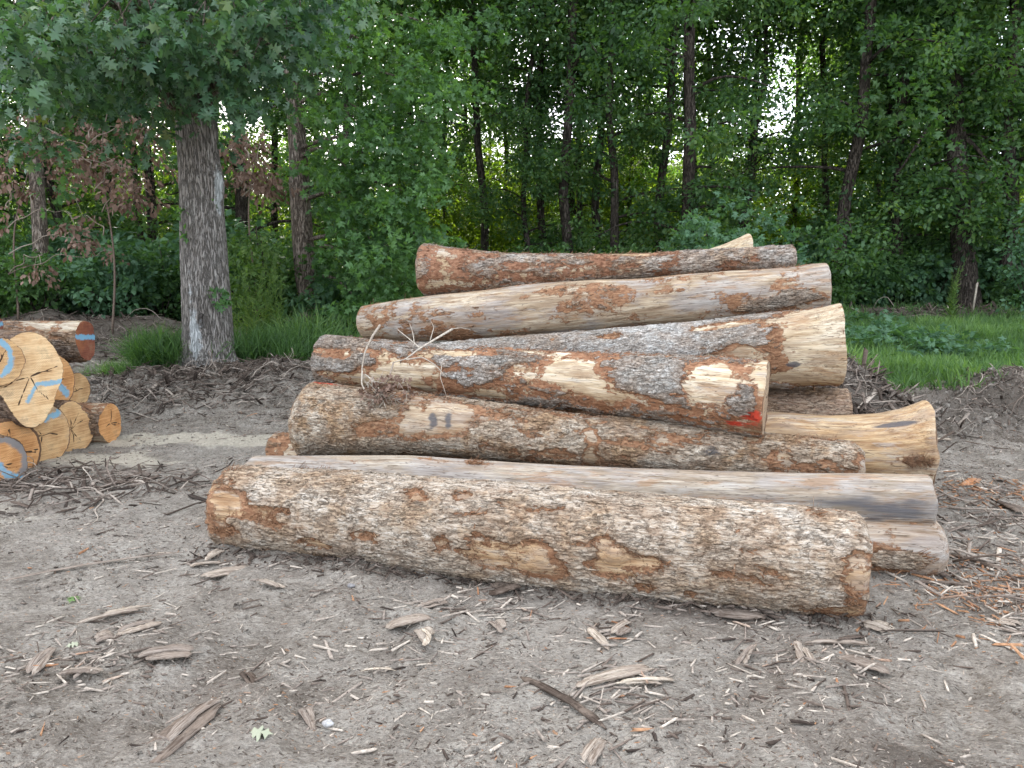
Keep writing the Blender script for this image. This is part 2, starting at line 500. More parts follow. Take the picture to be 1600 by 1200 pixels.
M = {}
M['ground'] = mat_ground()
M['far_leaf'] = mat_leaf('sun_tinted_far_foliage', [(0.045, 0.08, 0.014), (0.09, 0.14, 0.018), (0.15, 0.19, 0.022)], 0.5, 0.7, (1.7, 1.7, 0.35), 0.1)  # backlit sun glow put into the colour: yellower leaf tones
M['leaf'] = mat_leaf('woodland_leaves', [(0.035, 0.078, 0.034), (0.065, 0.135, 0.055), (0.10, 0.18, 0.065), (0.16, 0.22, 0.06)], 0.45)
M['leaf_blue'] = mat_leaf('blue_green_leaves', [(0.05, 0.11, 0.06), (0.09, 0.18, 0.10), (0.14, 0.25, 0.13)], 0.32)
M['mid_leaf'] = mat_leaf('sun_tinted_understory_leaves', [(0.055, 0.105, 0.024), (0.10, 0.165, 0.032), (0.17, 0.235, 0.038)], 0.5, 0.6, (1.8, 1.8, 0.45), 0.15)  # brighter, yellower albedo paints the sun glow between the trunks
M['gum_leaf'] = mat_leaf('star_leaves', [(0.055, 0.12, 0.05), (0.10, 0.20, 0.075), (0.15, 0.26, 0.10)], 0.38, 0.42)
M['oak_leaf'] = mat_leaf('oak_leaves', [(0.03, 0.08, 0.042), (0.06, 0.13, 0.07), (0.09, 0.17, 0.09), (0.17, 0.18, 0.045)], 0.3, 0.38, None, 0.5)
M['shrub_leaf'] = mat_leaf('undergrowth_leaves', [(0.04, 0.09, 0.032), (0.075, 0.15, 0.05), (0.11, 0.20, 0.06)], 0.38)
M['dead_leaf'] = mat_leaf('dead_brown_leaves', [(0.10, 0.06, 0.042), (0.22, 0.145, 0.11), (0.34, 0.24, 0.185)], 0.2, 0.8, (1.3, 1.0, 0.8))
M['weed'] = mat_leaf('yellow_green_weeds', [(0.05, 0.10, 0.03), (0.09, 0.16, 0.04), (0.17, 0.23, 0.055)], 0.3, 0.6)
M['grass'] = mat_leaf('grass_blades', [(0.06, 0.12, 0.045), (0.11, 0.20, 0.07), (0.18, 0.28, 0.10)], 0.35, 0.55)
M['oak_trunk'] = mat_trunk('oak_bark', (0.17, 0.15, 0.13), (0.25, 0.225, 0.205), (0.34, 0.32, 0.295), (40, 40, 4.5), patch=(0.50, 0.52, 0.52))
M['brown_trunk'] = mat_trunk('brown_trunk_bark', (0.12, 0.09, 0.07), (0.21, 0.17, 0.14), (0.31, 0.265, 0.225))
M['dark_trunk'] = mat_trunk('dark_trunk_bark', (0.035, 0.027, 0.022), (0.075, 0.06, 0.05), (0.13, 0.11, 0.095))
M['twig'] = mat_tint('dry_twigs', [(0.0, (0.12, 0.085, 0.065)), (0.5, (0.30, 0.25, 0.20)), (1.0, (0.50, 0.45, 0.38))])
M['chip'] = mat_tint('wood_litter', [(0.0, (0.045, 0.034, 0.028)), (0.3, (0.13, 0.098, 0.078)), (0.52, (0.26, 0.215, 0.18)), (0.76, (0.42, 0.36, 0.30)), (0.94, (0.54, 0.47, 0.39)), (0.965, (0.30, 0.15, 0.08)), (1.0, (0.44, 0.25, 0.14))])
b_ = NB('torn_wood')
_o = b_.obj()
_g = b_.noise(b_.vmul(_o, (9.0, 130.0, 130.0)), 1.0, 6, 0.7)
_t = b_.math('ADD', b_.attr('tint'), b_.math('MULTIPLY', b_.math('SUBTRACT', _g, 0.5), 0.0))
_c = b_.ramp(_t, [(0.0, (0.045, 0.034, 0.028)), (0.3, (0.12, 0.09, 0.07)), (0.52, (0.27, 0.225, 0.19)), (0.76, (0.42, 0.355, 0.29)), (0.90, (0.58, 0.50, 0.40)), (0.93, (0.40, 0.17, 0.08)), (1.0, (0.55, 0.30, 0.15))])
_c = b_.mix(b_.ss(_g, 0.60, 0.36), _c, b_.mix(1.0, _c, (0.38, 0.33, 0.30), 'MULTIPLY'))
_c = b_.mix(b_.math('MULTIPLY', b_.ss(b_.noise(_o, 14.0, 5, 0.7), 0.48, 0.62), 0.55), _c, (0.22, 0.17, 0.135))
M['slab'] = b_.surf(_c, 0.88, b_.bump(_g, 0.8, 0.004), 0.15)
M['yellow'] = mat_tint('yellow_tag', [(0.0, (0.75, 0.65, 0.05)), (1.0, (0.8, 0.72, 0.1))])
M['stone'] = mat_tint('pebbles', [(0.0, (0.16, 0.15, 0.15)), (1.0, (0.45, 0.44, 0.43))])

# ------------------------------------------------------------------ ground
RNG = np.random.default_rng(7)


def gh(x, y, detail=True):
    x = np.atleast_1d(np.asarray(x, dtype=float))
    y = np.atleast_1d(np.asarray(y, dtype=float))
    z = 0.24 * smooth(7.5, 11, y) + 0.34 * smooth(10.5, 15.5, y) + 0.25 * smooth(15, 22, y)

    def mound(cx, cy, rx, ry, h, rot=0.0):
        dx, dy = x - cx, y - cy
        c, s_ = math.cos(rot), math.sin(rot)
        u, v = (dx * c + dy * s_) / rx, (-dx * s_ + dy * c) / ry
        return h * np.exp(-(u * u + v * v) ** 1.25)
    pts = np.stack([x, y, x * 0], axis=1)
    rag = 1 + 0.35 * fbm(pts * 1.6, 31, 3)
    z = z + rag * (mound(-4.0, 10.1, 1.6, 1.0, 0.13) + mound(-7.6, 13.2, 2.8, 1.2, 0.42, -0.05) + mound(-2.9, 9.9, 0.8, 0.7, 0.13)
                   + mound(6.1, 8.9, 0.85, 0.65, 0.36, 0.0) + mound(7.6, 8.4, 1.3, 0.7, 0.12) + mound(3.9, 8.7, 0.55, 0.8, 0.50)
                   + mound(9.5, 17.0, 6.0, 0.55, 0.22))
    ux, uy = 3.70, -0.95
    tl_ = np.clip(((x + 1.95) * ux + (y - 4.60) * uy) / (ux * ux + uy * uy), 0, 1)
    dl_ = np.hypot(x + 1.95 - tl_ * ux, y - 4.60 - tl_ * uy)
    z = z + 0.030 * np.exp(-(dl_ / 0.27) ** 4)
    if detail:
        near = smooth(24, 9, y)
        pts = pts + 0.12 * np.stack([fbm(pts * 3, 61, 2), fbm(pts * 3, 62, 2), 0 * x], axis=1)
        z = z + 0.035 * fbm(pts * 1.1, 3, 3) + near * (0.024 * fbm(pts * 5.0, 5, 3) + 0.016 * fbm(pts * 17.0, 6, 3) * (0.5 + np.abs(fbm(pts * 2.1, 16, 2))))
        disturbed = np.clip(np.exp(-((x + 4.2) / 2.6) ** 2 - ((y - 9.6) / 1.6) ** 2) + np.exp(-((x - 5.6) / 2.5) ** 2 - ((y - 8.4) / 1.5) ** 2), 0, 1)
        z = z + disturbed * (0.07 * fbm(pts * 5.5, 9, 4) + 0.11 * (0.35 - np.abs(fbm(pts * 8.0, 19, 3))))
        # shallow wheel ruts
        for (a, b_, wd, dp) in ((-1.45, 0.42, 0.16, 0.035), (0.75, 0.55, 0.2, 0.03)):
            rr_ = (x - (a + (y - 2.4) * b_)) / wd
            z = z - dp * np.exp(-rr_ ** 2) * smooth(3.7, 3.0, y) + 0.4 * dp * np.exp(-(np.abs(rr_) - 1.5) ** 2 * 4) * smooth(3.7, 3.0, y)
    return z


def gz(x, y):
    return float(gh([x], [y])[0])


def G(px, py, off=0.0):
    """ground point seen at a photograph pixel"""
    d = 1.5
    while d < 60:
        p = P(px, py, d)
        if p[2] <= gz(p[0], p[1]) + off:
            break
        d += 0.05 if d < 12 else 0.2
    for _ in range(6):
        d -= 0.01
        p = P(px, py, d)
        if p[2] > gz(p[0], p[1]) + off:
            break
    p[2] = gz(p[0], p[1]) + off
    return p


def T(px, d):
    """ground point under image column px at view depth d"""
    x = (px - 800) / F * d
    return np.array((x, d, gz(x, d)))


def axis(segs):
    out = []
    for a, b_, st in segs:
        out.append(np.arange(a, b_, st))
    return np.unique(np.concatenate(out + [np.array([segs[-1][1]])]))


gx = axis([(-150, -30, 8), (-30, -12, 0.8), (-12, -6, 0.12), (-6, 7, 0.024), (7, 13, 0.1), (13, 30, 0.8), (30, 150, 8)])
gy = axis([(-25, 0, 2), (0, 1.9, 0.2), (1.9, 7.0, 0.022), (7.0, 12, 0.045), (12, 20, 0.2), (20, 40, 1), (40, 240, 10)])
GX, GY = np.meshgrid(gx, gy)
gxx, gyy = GX.ravel(), GY.ravel()
gzz = gh(gxx, gyy)
nx, ny = len(gx), len(gy)
i = np.arange(ny - 1)[:, None] * nx
j = np.arange(nx - 1)[None, :]
gq = np.stack([i + j, i + j + 1, i + nx + j + 1, i + nx + j], axis=-1).reshape(-1, 4)
pts = np.stack([gxx, gyy, gxx * 0], axis=1)


def gau(cx, cy, rx, ry):
    return np.exp(-((gxx - cx) / rx) ** 2 - ((gyy - cy) / ry) ** 2)


dark = 0.75 * gau(-4.0, 10.0, 1.7, 0.9) + 0.9 * gau(-7.5, 12.5, 3.5, 1.6) + 1.0 * gau(6.2, 8.7, 1.1, 0.9) + 1.0 * gau(3.9, 8.4, 1, 1) + 0.8 * gau(0.9, 3.45, 0.5, 0.25)
dark += 0.7 * gau(-3.9, 5.6, 0.9, 0.35) + 0.55 * gau(7.0, 6.5, 3.0, 2.2) + 0.8 * gau(1.35, 2.25, 0.35, 0.2) + 0.5 * gau(0.25, 3.0, 0.4, 0.25) + 0.8 * gau(9.5, 17, 7, 0.7)
dark += 0.9 * smooth(15.5, 18, gyy)
dark -= 0.25 * gau(-1.0, 3.0, 2.0, 0.8)
saw = 1.1 * gau(-3.3, 7.3, 1.9, 0.33) + 0.9 * gau(-3.6, 6.5, 0.9, 0.3) + 0.5 * gau(-4.6, 4.9, 1.6, 0.5) + 0.45 * gau(-4.2, 4.6, 1.2, 0.5) + 0.45 * gau(-2.0, 2.2, 0.3, 0.15) + 0.4 * gau(2.9, 3.4, 0.6, 0.4)
turf_n = fbm(pts * 0.9, 44, 3)


def turf_mask(x, y):
    x = np.asarray(x, dtype=float)
    y = np.asarray(y, dtype=float)
    q = np.stack([x, y, x * 0], axis=1)
    n = fbm(q * 0.9, 44, 3)
    m = smooth(8.0, 8.9, y - 0.6 * n - 0.9 * np.exp(-((x - 4.9) / 0.9) ** 2) + 1.5 * smooth(5.6, 7.5, x) * smooth(9, 6, x) * 0 + 0.9 * np.exp(-((x - 6.3) / 1.0) ** 2) * -1.0)
    m = m * smooth(3.2, 4.2, x + 0.3 * n)
    m = m * (1 - 0.85 * np.exp(-((y - 17.0) / 0.8) ** 2) * smooth(7, 8, x + y * 0.0 + n))
    return m


turf = turf_mask(gxx, gyy)
ground = mk('ground', np.stack([gxx, gyy, gzz], axis=1), [gq], M['ground'], None, {'dark': dark, 'saw': saw, 'turf': turf}, True)
tag(ground, 'grey brown churned soil of the log yard', None, kind='structure')

# ------------------------------------------------------------------ logs
def log_surface(C, rad, cell, seed, lobes=(), bark_h=0.010, end_round=0.012, peel=None, blobs=(), stains=(), paints=(), facing=True, peel_noise=0.55, pn_scale=(1.7, 6.0), knots=(), flakes=260, fibres=200, bump=0.02, fur=(5.5, 24)):
    """C: centre line (n,3) in world space, rad: radii. Returns mesh arrays in a local frame with x along the log"""
    C = np.asarray(C, dtype=float)
    rad = np.asarray(rad, dtype=float)
    ax = C[-1] - C[0]
    L = np.linalg.norm(ax)
    ax = ax / L
    mid = (C[0] + C[-1]) / 2
    side = np.cross((0, 0, 1.0), ax)
    side /= np.linalg.norm(side)
    up = np.cross(ax, side)
    t0 = (C - mid) @ ax
    nr = max(24, int(L / cell))
    xs = np.linspace(-L / 2, L / 2, nr)
    cy_ = np.interp(xs, t0, (C - mid) @ side)
    cz_ = np.interp(xs, t0, (C - mid) @ up)
    rr = np.interp(xs, t0, rad)
    k = max(3, int(0.10 / cell)) | 1
    ker = np.hanning(k + 2)[1:-1]
    ker /= ker.sum()

    def smo(a):
        return np.convolve(np.pad(a, k // 2, mode='reflect', reflect_type='odd'), ker, 'valid')
    for _ in range(2):
        cy_, cz_, rr = smo(cy_), smo(cz_), smo(rr)
    seg = max(40, int(2 * PI * rr.mean() / cell))
    th = np.arange(seg) / seg * 2 * PI
    X, TH = np.meshgrid(xs, th, indexing='ij')
    X, TH = X.ravel(), TH.ravel()
    RR = np.repeat(rr, seg)
    rgf = np.random.default_rng(seed)
    CY, CZ = np.repeat(cy_, seg), np.repeat(cz_, seg)
    ct, st = np.cos(TH), np.sin(TH)
    B = np.stack([X, CY + RR * ct, CZ + RR * st], axis=1)
    q = np.stack([X, RR * ct, RR * st], axis=1)
    for (xe, wd, kk, ph, am) in lobes:      # flares: xe end (-1/1), width, lobe count, phase, amplitude
        e = np.exp(-((X - xe * L / 2) / wd) ** 2)
        RR = RR * (1 + am * e * np.cos(kk * (TH - ph)))
    low = fbm(q * np.array((2.2, 6, 6)), seed, 3)
    RR = RR * (1 + bump * 2 * low)
    f = None
    Rm = np.stack([ax, side, up], axis=1)    # local->world
    Wp = mid + B @ Rm.T
    nrm = (ct[:, None] * side[None, :] + st[:, None] * up[None, :])
    px, py, dd = proj(Wp)
    vis = np.einsum('ij,ij->i', nrm, np.array((0, 0, CAMH)) - Wp) > 0.05
    S = TH * rad.mean()

    wob1 = 0.07 * fbm(q * np.array((6, 16, 16)), seed + 50, 4)
    wob2 = 0.045 * fbm(q * np.array((6, 16, 16)), seed + 51, 4)

    def field(bl, pw=1.0):
        out = np.zeros(len(X))
        for (bx, by, rx, ry, am) in bl:
            c = np.where(vis, (px - bx) ** 2 + (py - by) ** 2, 1e12)
            i0 = int(np.argmin(c))
            ds = (TH - TH[i0] + PI) % (2 * PI) - PI
            u = (X - X[i0] + wob1 * min(1.0, rx / 0.12)) / rx
            v = (ds * RR[i0] + wob2 * min(1.0, ry / 0.09)) / ry
            out += am * np.exp(-(u * u + v * v) ** 1.3)
        return out
    pn = fbm(q * np.array((pn_scale[0], pn_scale[1], pn_scale[1])) + seed, seed + 5, 4)
    small = fbm(q * np.array((9, 24, 24)), seed + 6, 4)
    peelf = (peel if peel is not None else -0.4) + peel_noise * pn + 0.30 * small + field(blobs)
    stain = field(stains)
    if knots:
        kf = field([(k_[0], k_[1], k_[2], k_[2], 1.0) for k_ in knots])
        RR = RR + knots[0][3] * np.clip(kf, 0, 1.2)
    paint = field(paints)
    isbark = smooth(0.03, -0.05, peelf)
    wq = q + 0.03 * np.stack([fbm(q * 9, seed + 30, 3), fbm(q * 9, seed + 31, 3), fbm(q * 9, seed + 32, 3)], axis=1)
    r1 = np.abs(fbm(wq * np.array((fur[0], fur[1], fur[1])), seed + 9, 3))
    furrow = smooth(0.10, 0.0, r1) * isbark
    t_ = fbm(wq * np.array((fur[0] * 0.7, fur[1] * 0.55, fur[1] * 0.55)), seed + 40, 4) * 3.2
    flake = t_ - np.floor(t_)
    RR = RR + isbark * bark_h * (0.95 + 0.55 * flake - 0.75 * furrow) + 0.0015 * fbm(q * np.array((5, 60, 60)), seed + 2, 2)
    e = np.minimum(X + L / 2, L / 2 - X)
    RR = RR - end_round * np.clip(1 - e / (end_round * 1.6), 0, 1) ** 2
    XX = X + 0.014 * fbm(np.stack([X * 0 + np.sign(X) * 9, RR * ct * 7, RR * st * 7], axis=1), seed + 3, 3) * np.clip(1 - e / 0.08, 0, 1)
    V = np.stack([XX, CY + RR * ct, CZ + RR * st], axis=1)
    i = np.arange(nr - 1)[:, None] * seg
    j = np.arange(seg)[None, :]
    k2 = (j + 1) % seg
    Fq = np.stack([i + j, i + seg + j, i + seg + k2, i + k2], axis=-1).reshape(-1, 4)
    # lifted flakes of bark and torn fibres standing off the surface
    ring0, ring1 = V[:seg].copy(), V[-seg:].copy()
    inner = (e > 0.05)

    def stick_on(sel, nn, Lr, Wr, H, lift, spin, pv):
        if len(sel) == 0:
            return None
        ii = rgf.choice(sel, nn)
        n_ = np.stack([0 * ct[ii], ct[ii], st[ii]], axis=1)
        L_ = Lr[0] + (Lr[1] - Lr[0]) * rgf.random(nn) ** 2
        W_ = Wr[0] + (Wr[1] - Wr[0]) * rgf.random(nn)
        az = rgf.normal(size=nn) * spin
        tg = np.stack([np.cos(az), -np.sin(az) * st[ii], np.sin(az) * ct[ii]], axis=1)
        li = np.abs(rgf.normal(size=nn)) * lift
        dr = tg * np.cos(li)[:, None] + n_ * np.sin(li)[:, None]
        sd = np.cross(n_, tg)
        nn_ = np.cross(dr, sd)
        t_ = np.array([(-.5, -.5, 0), (-.45, .5, 0), (.5, .2, 0), (.45, -.3, 0), (-.4, -.35, 1), (-.42, .35, .8), (.42, .15, .7), (.38, -.2, .9)])
        q_ = np.repeat(t_[None], nn, axis=0) + rgf.normal(size=(nn, 8, 3)) * np.array((0.05, 0.08, 0.15))
        Vf = V[ii][:, None, :] + (q_[:, :, 0] + 0.25)[:, :, None] * L_[:, None, None] * dr[:, None, :] + q_[:, :, 1:2] * W_[:, None, None] * sd[:, None, :] + (q_[:, :, 2:3] * H - 0.001) * -nn_[:, None, :] * np.sign(np.einsum('ij,ij->i', nn_, -n_))[:, None, None]
        f = np.array([[0, 1, 2, 3], [4, 7, 6, 5], [0, 3, 7, 4], [3, 2, 6, 7], [2, 1, 5, 6], [1, 0, 4, 5]])
        return Vf.reshape(-1, 3), f, nn, pv(ii)
    allV, allF, pe_, fu_ = [V], [Fq], [peelf], [furrow]
    cnt = len(V)
    edge_ = np.where(inner & (np.abs(peelf - 0.12) < 0.16))[0]
    bark_ = np.where(inner & (peelf < -0.1))[0]
    for sel, nn, Lr, Wr, H, lift, spin, pv in ((bark_, int(flakes * L), (0.02, 0.09), (0.006, 0.022), 0.004, 0.10, 0.18, lambda k_: peelf[k_]),
                                               (edge_, int(fibres * L), (0.02, 0.10), (0.0012, 0.004), 0.002, 0.5, 0.9, lambda k_: np.full(len(k_), 0.12)),
                                               (edge_, int(fibres * L * 0.4), (0.02, 0.07), (0.005, 0.016), 0.004, 0.22, 0.5, lambda k_: np.full(len(k_), 0.08))):
        r_ = stick_on(sel, nn, Lr, Wr, H, lift, spin, pv) if nn else None
        if r_ is None:
            continue
        allV.append(r_[0])
        allF.append((r_[1][None] + (np.arange(r_[2]) * 8)[:, None, None]).reshape(-1, 4) + cnt)
        cnt += len(r_[0])
        pe_.append(np.repeat(r_[3], 8))
        fu_.append(np.zeros(r_[2] * 8))
    V = np.concatenate(allV)
    Fq = np.concatenate(allF)
    furrow = np.concatenate(fu_)
    peelf = np.concatenate(pe_)
    pad_ = len(V) - len(stain)
    stain = np.concatenate([stain, np.zeros(pad_)])
    paint = np.concatenate([paint, np.zeros(pad_)])
    return dict(V=V, F=Fq, ring0=ring0, ring1=ring1, furrow=furrow, peel=peelf, stain=stain, paint=paint, seg=seg, nr=nr, mid=mid, R=Rm, L=L, cy=cy_, cz=cz_)


def polydist(y, z, line):
    dm = np.full(len(y), 9.0)
    for (a, b_) in zip(line[:-1], line[1:]):
        ay, az = a
        by, bz = b_
        vy, vz = by - ay, bz - az
        t = np.clip(((y - ay) * vy + (z - az) * vz) / (vy * vy + vz * vz + 1e-9), 0, 1)
        dm = np.minimum(dm, np.hypot(y - ay - t * vy, z - az - t * vz))
    return dm


def end_cap(D, which, mat, root, seed, stripe=None, stripe_w=0.03, ncr=6, stain_ring=0.0, rimw=0.035, dish=0.0):
    """sawn face closing one end; its rim is the log's last ring"""
    seg = D['seg']
    ring = D['ring1'] if which > 0 else D['ring0']
    c = ring.mean(axis=0)
    ks = np.linspace(1, 0, 40)[:-1]
    rows = [c + (ring - c) * k for k in ks]
    V = np.concatenate(rows + [c[None]])
    V[:, 0] = np.where(np.arange(len(V)) < seg, V[:, 0], V[:, 0] * 0 + c[0] + which * dish)
    y, z = V[:, 1] - c[1], V[:, 2] - c[2]
    rr = np.concatenate([np.full(seg, k) for k in ks] + [np.array([0.0])])
    V[:, 0] += 0.004 * fbm(V * 14, seed, 3) * (rr < 0.99)
    n = len(ks)
    i = np.arange(n - 1)[:, None] * seg
    j = np.arange(seg)[None, :]
    k2 = (j + 1) % seg
    Fq = np.stack([i + j, i + k2, i + seg + k2, i + seg + j], axis=-1).reshape(-1, 4)
    j = np.arange(seg)
    Ft = np.stack([(n - 1) * seg + j, (n - 1) * seg + (j + 1) % seg, np.full(seg, n * seg)], axis=1)
    if which > 0:
        Fq, Ft = Fq[:, ::-1], Ft[:, ::-1]
        Fq, Ft = Fq[:, ::-1], Ft[:, ::-1]
    rmean = np.hypot(y[:seg], z[:seg]).mean()
    rng = random.Random(seed)
    cr = np.zeros(len(V))
    for q in range(ncr):
        a = rng.uniform(0, 2 * PI)
        ln = rng.uniform(0.35, 0.98) * rmean
        r0 = rng.uniform(0, 0.1) * rmean
        a2 = a + rng.uniform(-0.25, 0.25)
        l = [(r0 * math.cos(a), r0 * math.sin(a)), (0.5 * ln * math.cos(a2), 0.5 * ln * math.sin(a2)), (ln * math.cos(a), ln * math.sin(a))]
        cr = np.maximum(cr, np.clip(1 - (polydist(y, z, l) + 0.004 * fbm(V * 30, seed + 8, 2)) / 0.010, 0, 1))
    pa = np.zeros(len(V))
    if stripe:
        for l in stripe:
            l = [(a * rmean, b_ * rmean) for a, b_ in l]
            pa = np.maximum(pa, np.clip(1.15 - (polydist(y, z, l) + 0.012 * fbm(V * 16, seed + 3, 3)) / stripe_w * 1.05, 0, 1))
    return mk('cut_end', V, [Fq, Ft], mat, root,
              {'crack': cr, 'paint': pa, 'rim': smooth(1 - rimw - 0.02, 1 - rimw + 0.05, rr), 'stain': stain_ring * smooth(0.45, 0.95, rr)}, False)


def finish_log(D, name, label, cat, mat, group, endmat, seed, ends=(-1, 1), **ek):
    root = bpy.data.objects.new(name, None)
    root.empty_display_size = 0.2
    COL.objects.link(root)
    root.matrix_world = Matrix.Translation(Vector(D['mid'])) @ Matrix([list(map(float, r)) for r in D['R']]).to_4x4()
    tag(root, label, cat, group)
    mk('bark', D['V'], [D['F'][:, ::-1]], mat, root, {'peel': D['peel'], 'furrow': D['furrow'], 'stain': D['stain'], 'paint': D['paint']}, True)
    for e in ends:
        end_cap(D, e, endmat, root, seed + e, **(ek if e > 0 else {}))
    return root


END_TAN = mat_end('sawn_oak_face', (0.38, 0.21, 0.095), (0.66, 0.43, 0.215))
END_ORANGE = mat_end('orange_sawn_face', (0.40, 0.18, 0.065), (0.66, 0.36, 0.155))
END_PALE = mat_end('pale_sawn_face', (0.58, 0.34, 0.16), (0.84, 0.60, 0.35))
END_RED = mat_end('red_brown_sawn_face', (0.14, 0.045, 0.028), (0.24, 0.085, 0.05))
END_OLD = mat_end('weathered_sawn_face', (0.22, 0.15, 0.095), (0.38, 0.28, 0.19))

MAIN = 'logs in the large oak pile'
PALE = ((0.25, 0.18, 0.13), (0.45, 0.36, 0.275), (0.66, 0.585, 0.50))
GREYB = ((0.20, 0.16, 0.13), (0.43, 0.39, 0.345), (0.66, 0.64, 0.61))
BROWN = ((0.15, 0.09, 0.06), (0.32, 0.215, 0.15), (0.52, 0.41, 0.31))


def main_log(label, st, d0, d1, seed, cell, mk_, **k):
    st = np.array(st, dtype=float)
    ext = (st[:, 0] - st[0, 0]) / (st[-1, 0] - st[0, 0])
    # depth is linear along the log: 1/d interpolates linearly in the image
    dd = 1 / ((1 - ext) / d0 + ext / d1)
    C = np.array([P(a, (b_ + c) / 2, q) for (a, b_, c), q in zip(st, dd)])
    rad = (st[:, 2] - st[:, 1]) / 2 / F * dd
    D = log_surface(C, rad - k.get('bark_h', 0.01) * 0.5, cell, seed, **k)
    return finish_log(D, 'log', label, 'log', mk_, MAIN, END_OLD, seed)


LOGS = {}
LOGS['A'] = main_log('big pale barked log lying on the ground at the very front of the pile',
    [(355, 729, 851), (500, 735, 870), (640, 745, 893), (800, 757, 914), (950, 770, 934), (1100, 782, 947), (1250, 795, 961), (1347, 805, 970)],
    4.62, 3.70, 11, 0.0075, mat_log('pale_flaky_bark', PALE, ((0.22, 0.12, 0.06), (0.42, 0.27, 0.15), (0.58, 0.42, 0.27)), plate=(10, 30), seed=1, dirt=0.35, redw=0.16),
    peel=-0.37, peel_noise=0.56, bump=0.018, end_round=0.03, fur=(4.5, 20), bark_h=0.013, flakes=420, fibres=420, knots=[(845, 868, .07, .022), (965, 868, .06), (1095, 900, .05), (650, 775, .04), (380, 800, .07)], blobs=[(352, 785, .16, .09, .95), (345, 830, .14, .08, .5), (430, 800, .2, .08, .6), (900, 800, .25, .05, .3), (540, 790, .12, .06, .35), (1180, 900, .2, .06, .4), (645, 775, .1, .05, .85), (725, 778, .05, .04, .8), (500, 845, .1, .05, .6), (575, 835, .12, .04, .55),
           (760, 870, .13, .09, .8), (840, 870, .14, .10, 1.2), (960, 872, .12, .10, .95), (1010, 915, .06, .04, .6), (1080, 925, .05, .04, .7), (690, 845, .06, .05, .6), (1020, 880, .12, .05, .5),
           (1352, 900, .07, .17, .85), (1320, 870, .10, .04, .6), (1300, 955, .16, .04, .6), (1330, 840, .08, .03, .5)])
LOGS['B'] = main_log('smooth barkless log with blue grey stain just behind the front log',
    [(396, 711, 795), (640, 711, 806), (900, 727, 818), (1100, 735, 824), (1300, 738, 827), (1450, 740, 829)],
    5.05, 4.25, 12, 0.011, mat_log('weathered_bare_wood', GREYB, ((0.16, 0.12, 0.085), (0.31, 0.255, 0.195), (0.50, 0.435, 0.355)), grey=0.5, seed=2, dirt=0.6),
    peel=0.8, peel_noise=0.35, bump=0.01, fibres=60, stains=[(1400, 800, .30, .08, .55), (1290, 780, .25, .05, .40), (700, 730, .15, .03, .35)], blobs=[(480, 735, .3, .02, -.6)])
LOGS['B2'] = main_log('short bottom log on the ground under the blue grey stained log at right',
    [(700, 775, 862), (1100, 795, 888), (1300, 800, 900), (1440, 800, 907), (1468, 806, 903)],
    4.7, 4.22, 13, 0.012, mat_log('grey_wood_bark_patch', PALE, ((0.22, 0.15, 0.10), (0.36, 0.28, 0.21), (0.52, 0.44, 0.36)), grey=0.45, seed=3),
    peel=0.6, peel_noise=0.3, blobs=[(1400, 875, .16, .06, -1.3)], end_round=0.04)
LOGS['C'] = main_log('long dirty brown log with a fat rounded left end, above the front two logs',
    [(476, 597, 720), (540, 604, 712), (620, 612, 708), (700, 621, 711), (900, 646, 727), (1100, 667, 748), (1250, 682, 762), (1345, 692, 772)],
    5.45, 4.72, 14, 0.009, mat_log('dirty_brown_bark', ((0.17, 0.12, 0.08), (0.39, 0.30, 0.22), (0.64, 0.56, 0.46)), ((0.20, 0.12, 0.065), (0.36, 0.26, 0.17), (0.52, 0.42, 0.30)), plate=(14, 42), seed=4, dirt=0.55),
    peel=-0.12, peel_noise=0.5, end_round=0.05, flakes=330, fibres=420, knots=[(690, 640, .06, .018), (925, 690, .06), (1100, 700, .05)],
    blobs=[(690, 655, .18, .14, .7), (640, 650, .06, .15, .7), (560, 630, .3, .1, -.7), (490, 660, .2, .2, -.7), (925, 690, .05, .15, .7), (1220, 720, .1, .06, .6), (1180, 690, .06, .1, .5), (1360, 730, .05, .1, .6)],
    stains=[(675, 655, .035, .08, .62), (699, 657, .03, .08, .62), (1110, 705, .08, .04, .5)], paints=[(505, 601, .12, .03, .9)])
LOGS['D'] = main_log('grey barked log with red spray paint near its lower right end',
    [(508, 525, 600), (570, 530, 607), (700, 541, 619), (870, 548, 635), (1030, 555, 656), (1197, 562, 682)],
    5.95, 4.75, 15, 0.0085, mat_log('blocky_grey_bark', GREYB, ((0.30, 0.195, 0.10), (0.55, 0.42, 0.27), (0.74, 0.65, 0.51)), grey=0.15, plate=(22, 44), blocky=0.8, seed=5, dirt=0.2, redw=0.2, red=(0.20, 0.075, 0.038)),
    peel=-0.14, peel_noise=0.42, bump=0.008, fibres=420, bark_h=0.013, end_round=0.006,
    blobs=[(520, 552, .16, .05, .6), (640, 580, .32, .12, 1.0), (560, 590, .3, .08, .8), (700, 610, .6, .07, .6), (890, 582, .26, .12, 1.3), (1108, 598, .125, .13, 1.4), (1196, 600, .05, .3, .9), (720, 552, .3, .03, .9),
           (1160, 655, .06, .05, .7), (1010, 635, .05, .04, .6), (770, 560, .15, .06, -.5), (1020, 590, .25, .12, -.5), (960, 618, .25, .05, .25)],
    paints=[(1175, 650, .075, .05, 1.0), (1145, 660, .05, .04, .8), (1165, 664, .1, .03, .5)])
